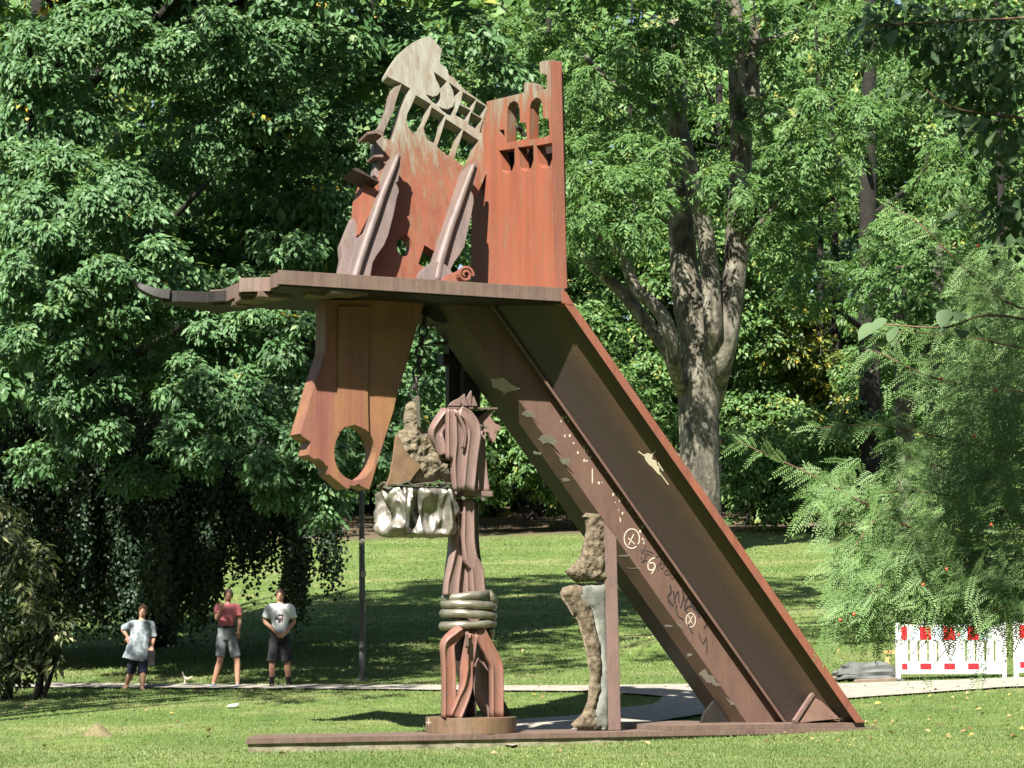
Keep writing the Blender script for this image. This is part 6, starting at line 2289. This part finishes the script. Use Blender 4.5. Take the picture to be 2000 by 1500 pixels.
fl += [(1.3, 10.0, 7.4, .9, .8, .5), (2.6, 10.4, 7.6, 1.0, .9, .6), (.6, 9.2, 7.9, .6, .7, .4), (3.6, 11, 7.2, 1, 1, .7), (3.4, 11, 5.6, .6, 1, .8)]
fc = crown_leaves(fl, per=9, sub=.5, spray_d=.12, leaf=(.066, .048), k=7, dens=.8, droop=.8, back=.8)
quads_mesh("foliage", *fc[:5], M['lf_limed'], fc[5], parent=lt)
# leaf mesh: heart shape, folded on its midrib
lv, lf = [(0, 0, 0)], []
prof_ = [(.0, .0), (.06, .26), (.25, .44), (.5, .42), (.75, .26), (.92, .09), (1.0, 0)]
for (x, w) in prof_[1:-1]:
    lv += [(x, -w, .16 * w - .10 * x * x), (x, 0, -.10 * x * x), (x, w, .16 * w - .10 * x * x)]
lv.append((1, 0, -.12))
for i in range(4):
    a = 1 + i * 3
    lf += [(a, a + 1, a + 4, a + 3), (a + 1, a + 2, a + 5, a + 4)]
lf += [(0, 2, 1), (0, 3, 2), (13, 14, 16), (14, 15, 16)]
lme = bpy.data.meshes.new("leaf")
lme.from_pydata(lv, [], lf)
lme.polygons.foreach_set("use_smooth", [True] * len(lme.polygons))
at = lme.attributes.new("rnd", 'FLOAT', 'FACE')
at.data.foreach_set("value", [.7] * len(lme.polygons))
lme.materials.append(M['lf_lime'])
for (px_, py_, sz) in ((1700, 640, .115), (1722, 630, .10), (1738, 648, .10), (1842, 612, .10), (1862, 628, .115), (1876, 620, .10), (1868, 650, .09), (1880, 605, .08), (1855, 226, .12), (1872, 232, .11), (1892, 236, .10), (1906, 244, .11), (1925, 240, .11), (1912, 268, .10), (1938, 262, .11), (1948, 272, .10), (1772, 158, .09), (1786, 148, .09), (1772, 186, .08), (1744, 170, .10), (1716, 162, .07), (1800, 185, .08), (1812, 150, .09), (1840, 425, .12), (1862, 420, .11), (1885, 418, .11), (1690, 54, .10), (1700, 62, .09), (1678, 52, .08), (1740, 66, .09), (1850, 60, .10), (1880, 90, .09), (1910, 60, .10), (1940, 90, .10), (1960, 150, .10), (1975, 60, .1)):
    o = bpy.data.objects.new("leaf", lme)
    C.objects.link(o)
    o.parent = lt
    o.location = at_y(px_ + 8, py_ - 8, 12 + r_.uniform(-.1, .1)) - ORG[lt.name]
    dirv = Vector((r_.uniform(-.9, .1), r_.uniform(-.5, .1), r_.uniform(-.8, -.1))).normalized()
    q_ = dirv.to_track_quat('X', 'Z')
    o.rotation_mode = 'QUATERNION'
    o.rotation_quaternion = q_ @ Matrix.Rotation(r_.uniform(-.5, .9), 4, 'X').to_quaternion()
    o.scale = (sz, sz * .95, sz)

# ------------------------------------------------------------------ grass blades and fallen leaves
n_ = 175000
gx = rng.uniform(-10.5, 11.5, n_)
gy = 28.5 + (rng.uniform(0, 1, n_) ** 1.25) * 29.5
keep = np.abs(gx) < .205 * gy + .4
gx, gy = gx[keep], gy[keep]


def mask_out(name):
    """blades stay off the gravel"""
    o = bpy.data.objects[name]
    from mathutils.bvhtree import BVHTree
    me = o.data
    return BVHTree.FromPolygons([v.co for v in me.vertices], [tuple(p.vertices) for p in me.polygons])


tr1, tr2 = mask_out("gravel_path"), mask_out("side_path")
ok = []
for x, y in zip(gx, gy):
    if 35.5 < y < 52 and (tr1.ray_cast(Vector((x, y, 20)), Vector((0, 0, -1)))[0] is not None or tr2.ray_cast(Vector((x, y, 20)), Vector((0, 0, -1)))[0] is not None):
        ok.append(False)
        continue
    ok.append(True)
ok = np.array(ok)
gx, gy = gx[ok], gy[ok]
m_ = len(gx)
base = np.stack([gx, gy, gh(gx, gy) - .005], -1)
ax = unit(rng.normal(0, .55, (m_, 3)) * [1, 1, 0] + [0, 0, 1])
quads_mesh("grass", base, ax, unit(rng.normal(0, .5, (m_, 3)) + [0, -1, .2]), rng.uniform(.025, .06, m_), np.full(m_, .011), M['blade'], np.clip(rng.uniform(0, 1, m_) * .55 + .35 * (np.sin(gx * 1.3 + gy * .4) * .5 + .5) * rng.uniform(.6, 1.1, m_), 0, .99), org=(0, 40, 0), fold=.1)
n_ = 420
lx = np.concatenate([rng.uniform(-9, 10, n_ - 160), rng.uniform(3.5, 9.5, 160)])
ly = np.concatenate([rng.uniform(33.5, 60, n_ - 160), rng.uniform(35, 45, 160)])
base = np.stack([lx, ly, gh(lx, ly) + .035], -1)
quads_mesh("fallen_leaves", base, unit(rng.normal(0, 1, (n_, 3)) * [1, 1, .25]), unit(rng.normal(0, .5, (n_, 3)) + [0, -.2, 1]), rng.uniform(.05, .12, n_), rng.uniform(.04, .08, n_), M['lf_litter'], rng.uniform(0, 1, n_), org=(0, 40, 0))

n_ = 60000
gx = rng.uniform(-11, 17, n_)
gy = rng.uniform(50, 90, n_)
keep = np.abs(gx) < .205 * gy + .4
gx, gy = gx[keep], gy[keep]
m_ = len(gx)
quads_mesh("grass", np.stack([gx, gy, gh(gx, gy) - .005], -1), unit(rng.normal(0, .6, (m_, 3)) * [1, 1, 0] + [0, 0, 1]), unit(rng.normal(0, .5, (m_, 3)) + [0, -1, .2]), rng.uniform(.03, .075, m_), np.full(m_, .03), M['blade'], np.clip(rng.uniform(0, 1, m_) * .5 + .4 * (np.sin(gx * .8 + gy * .33) * np.sin(gy * .5 - gx * .21) * .5 + .5), 0, .99), org=(0, 70, 0), fold=.1)
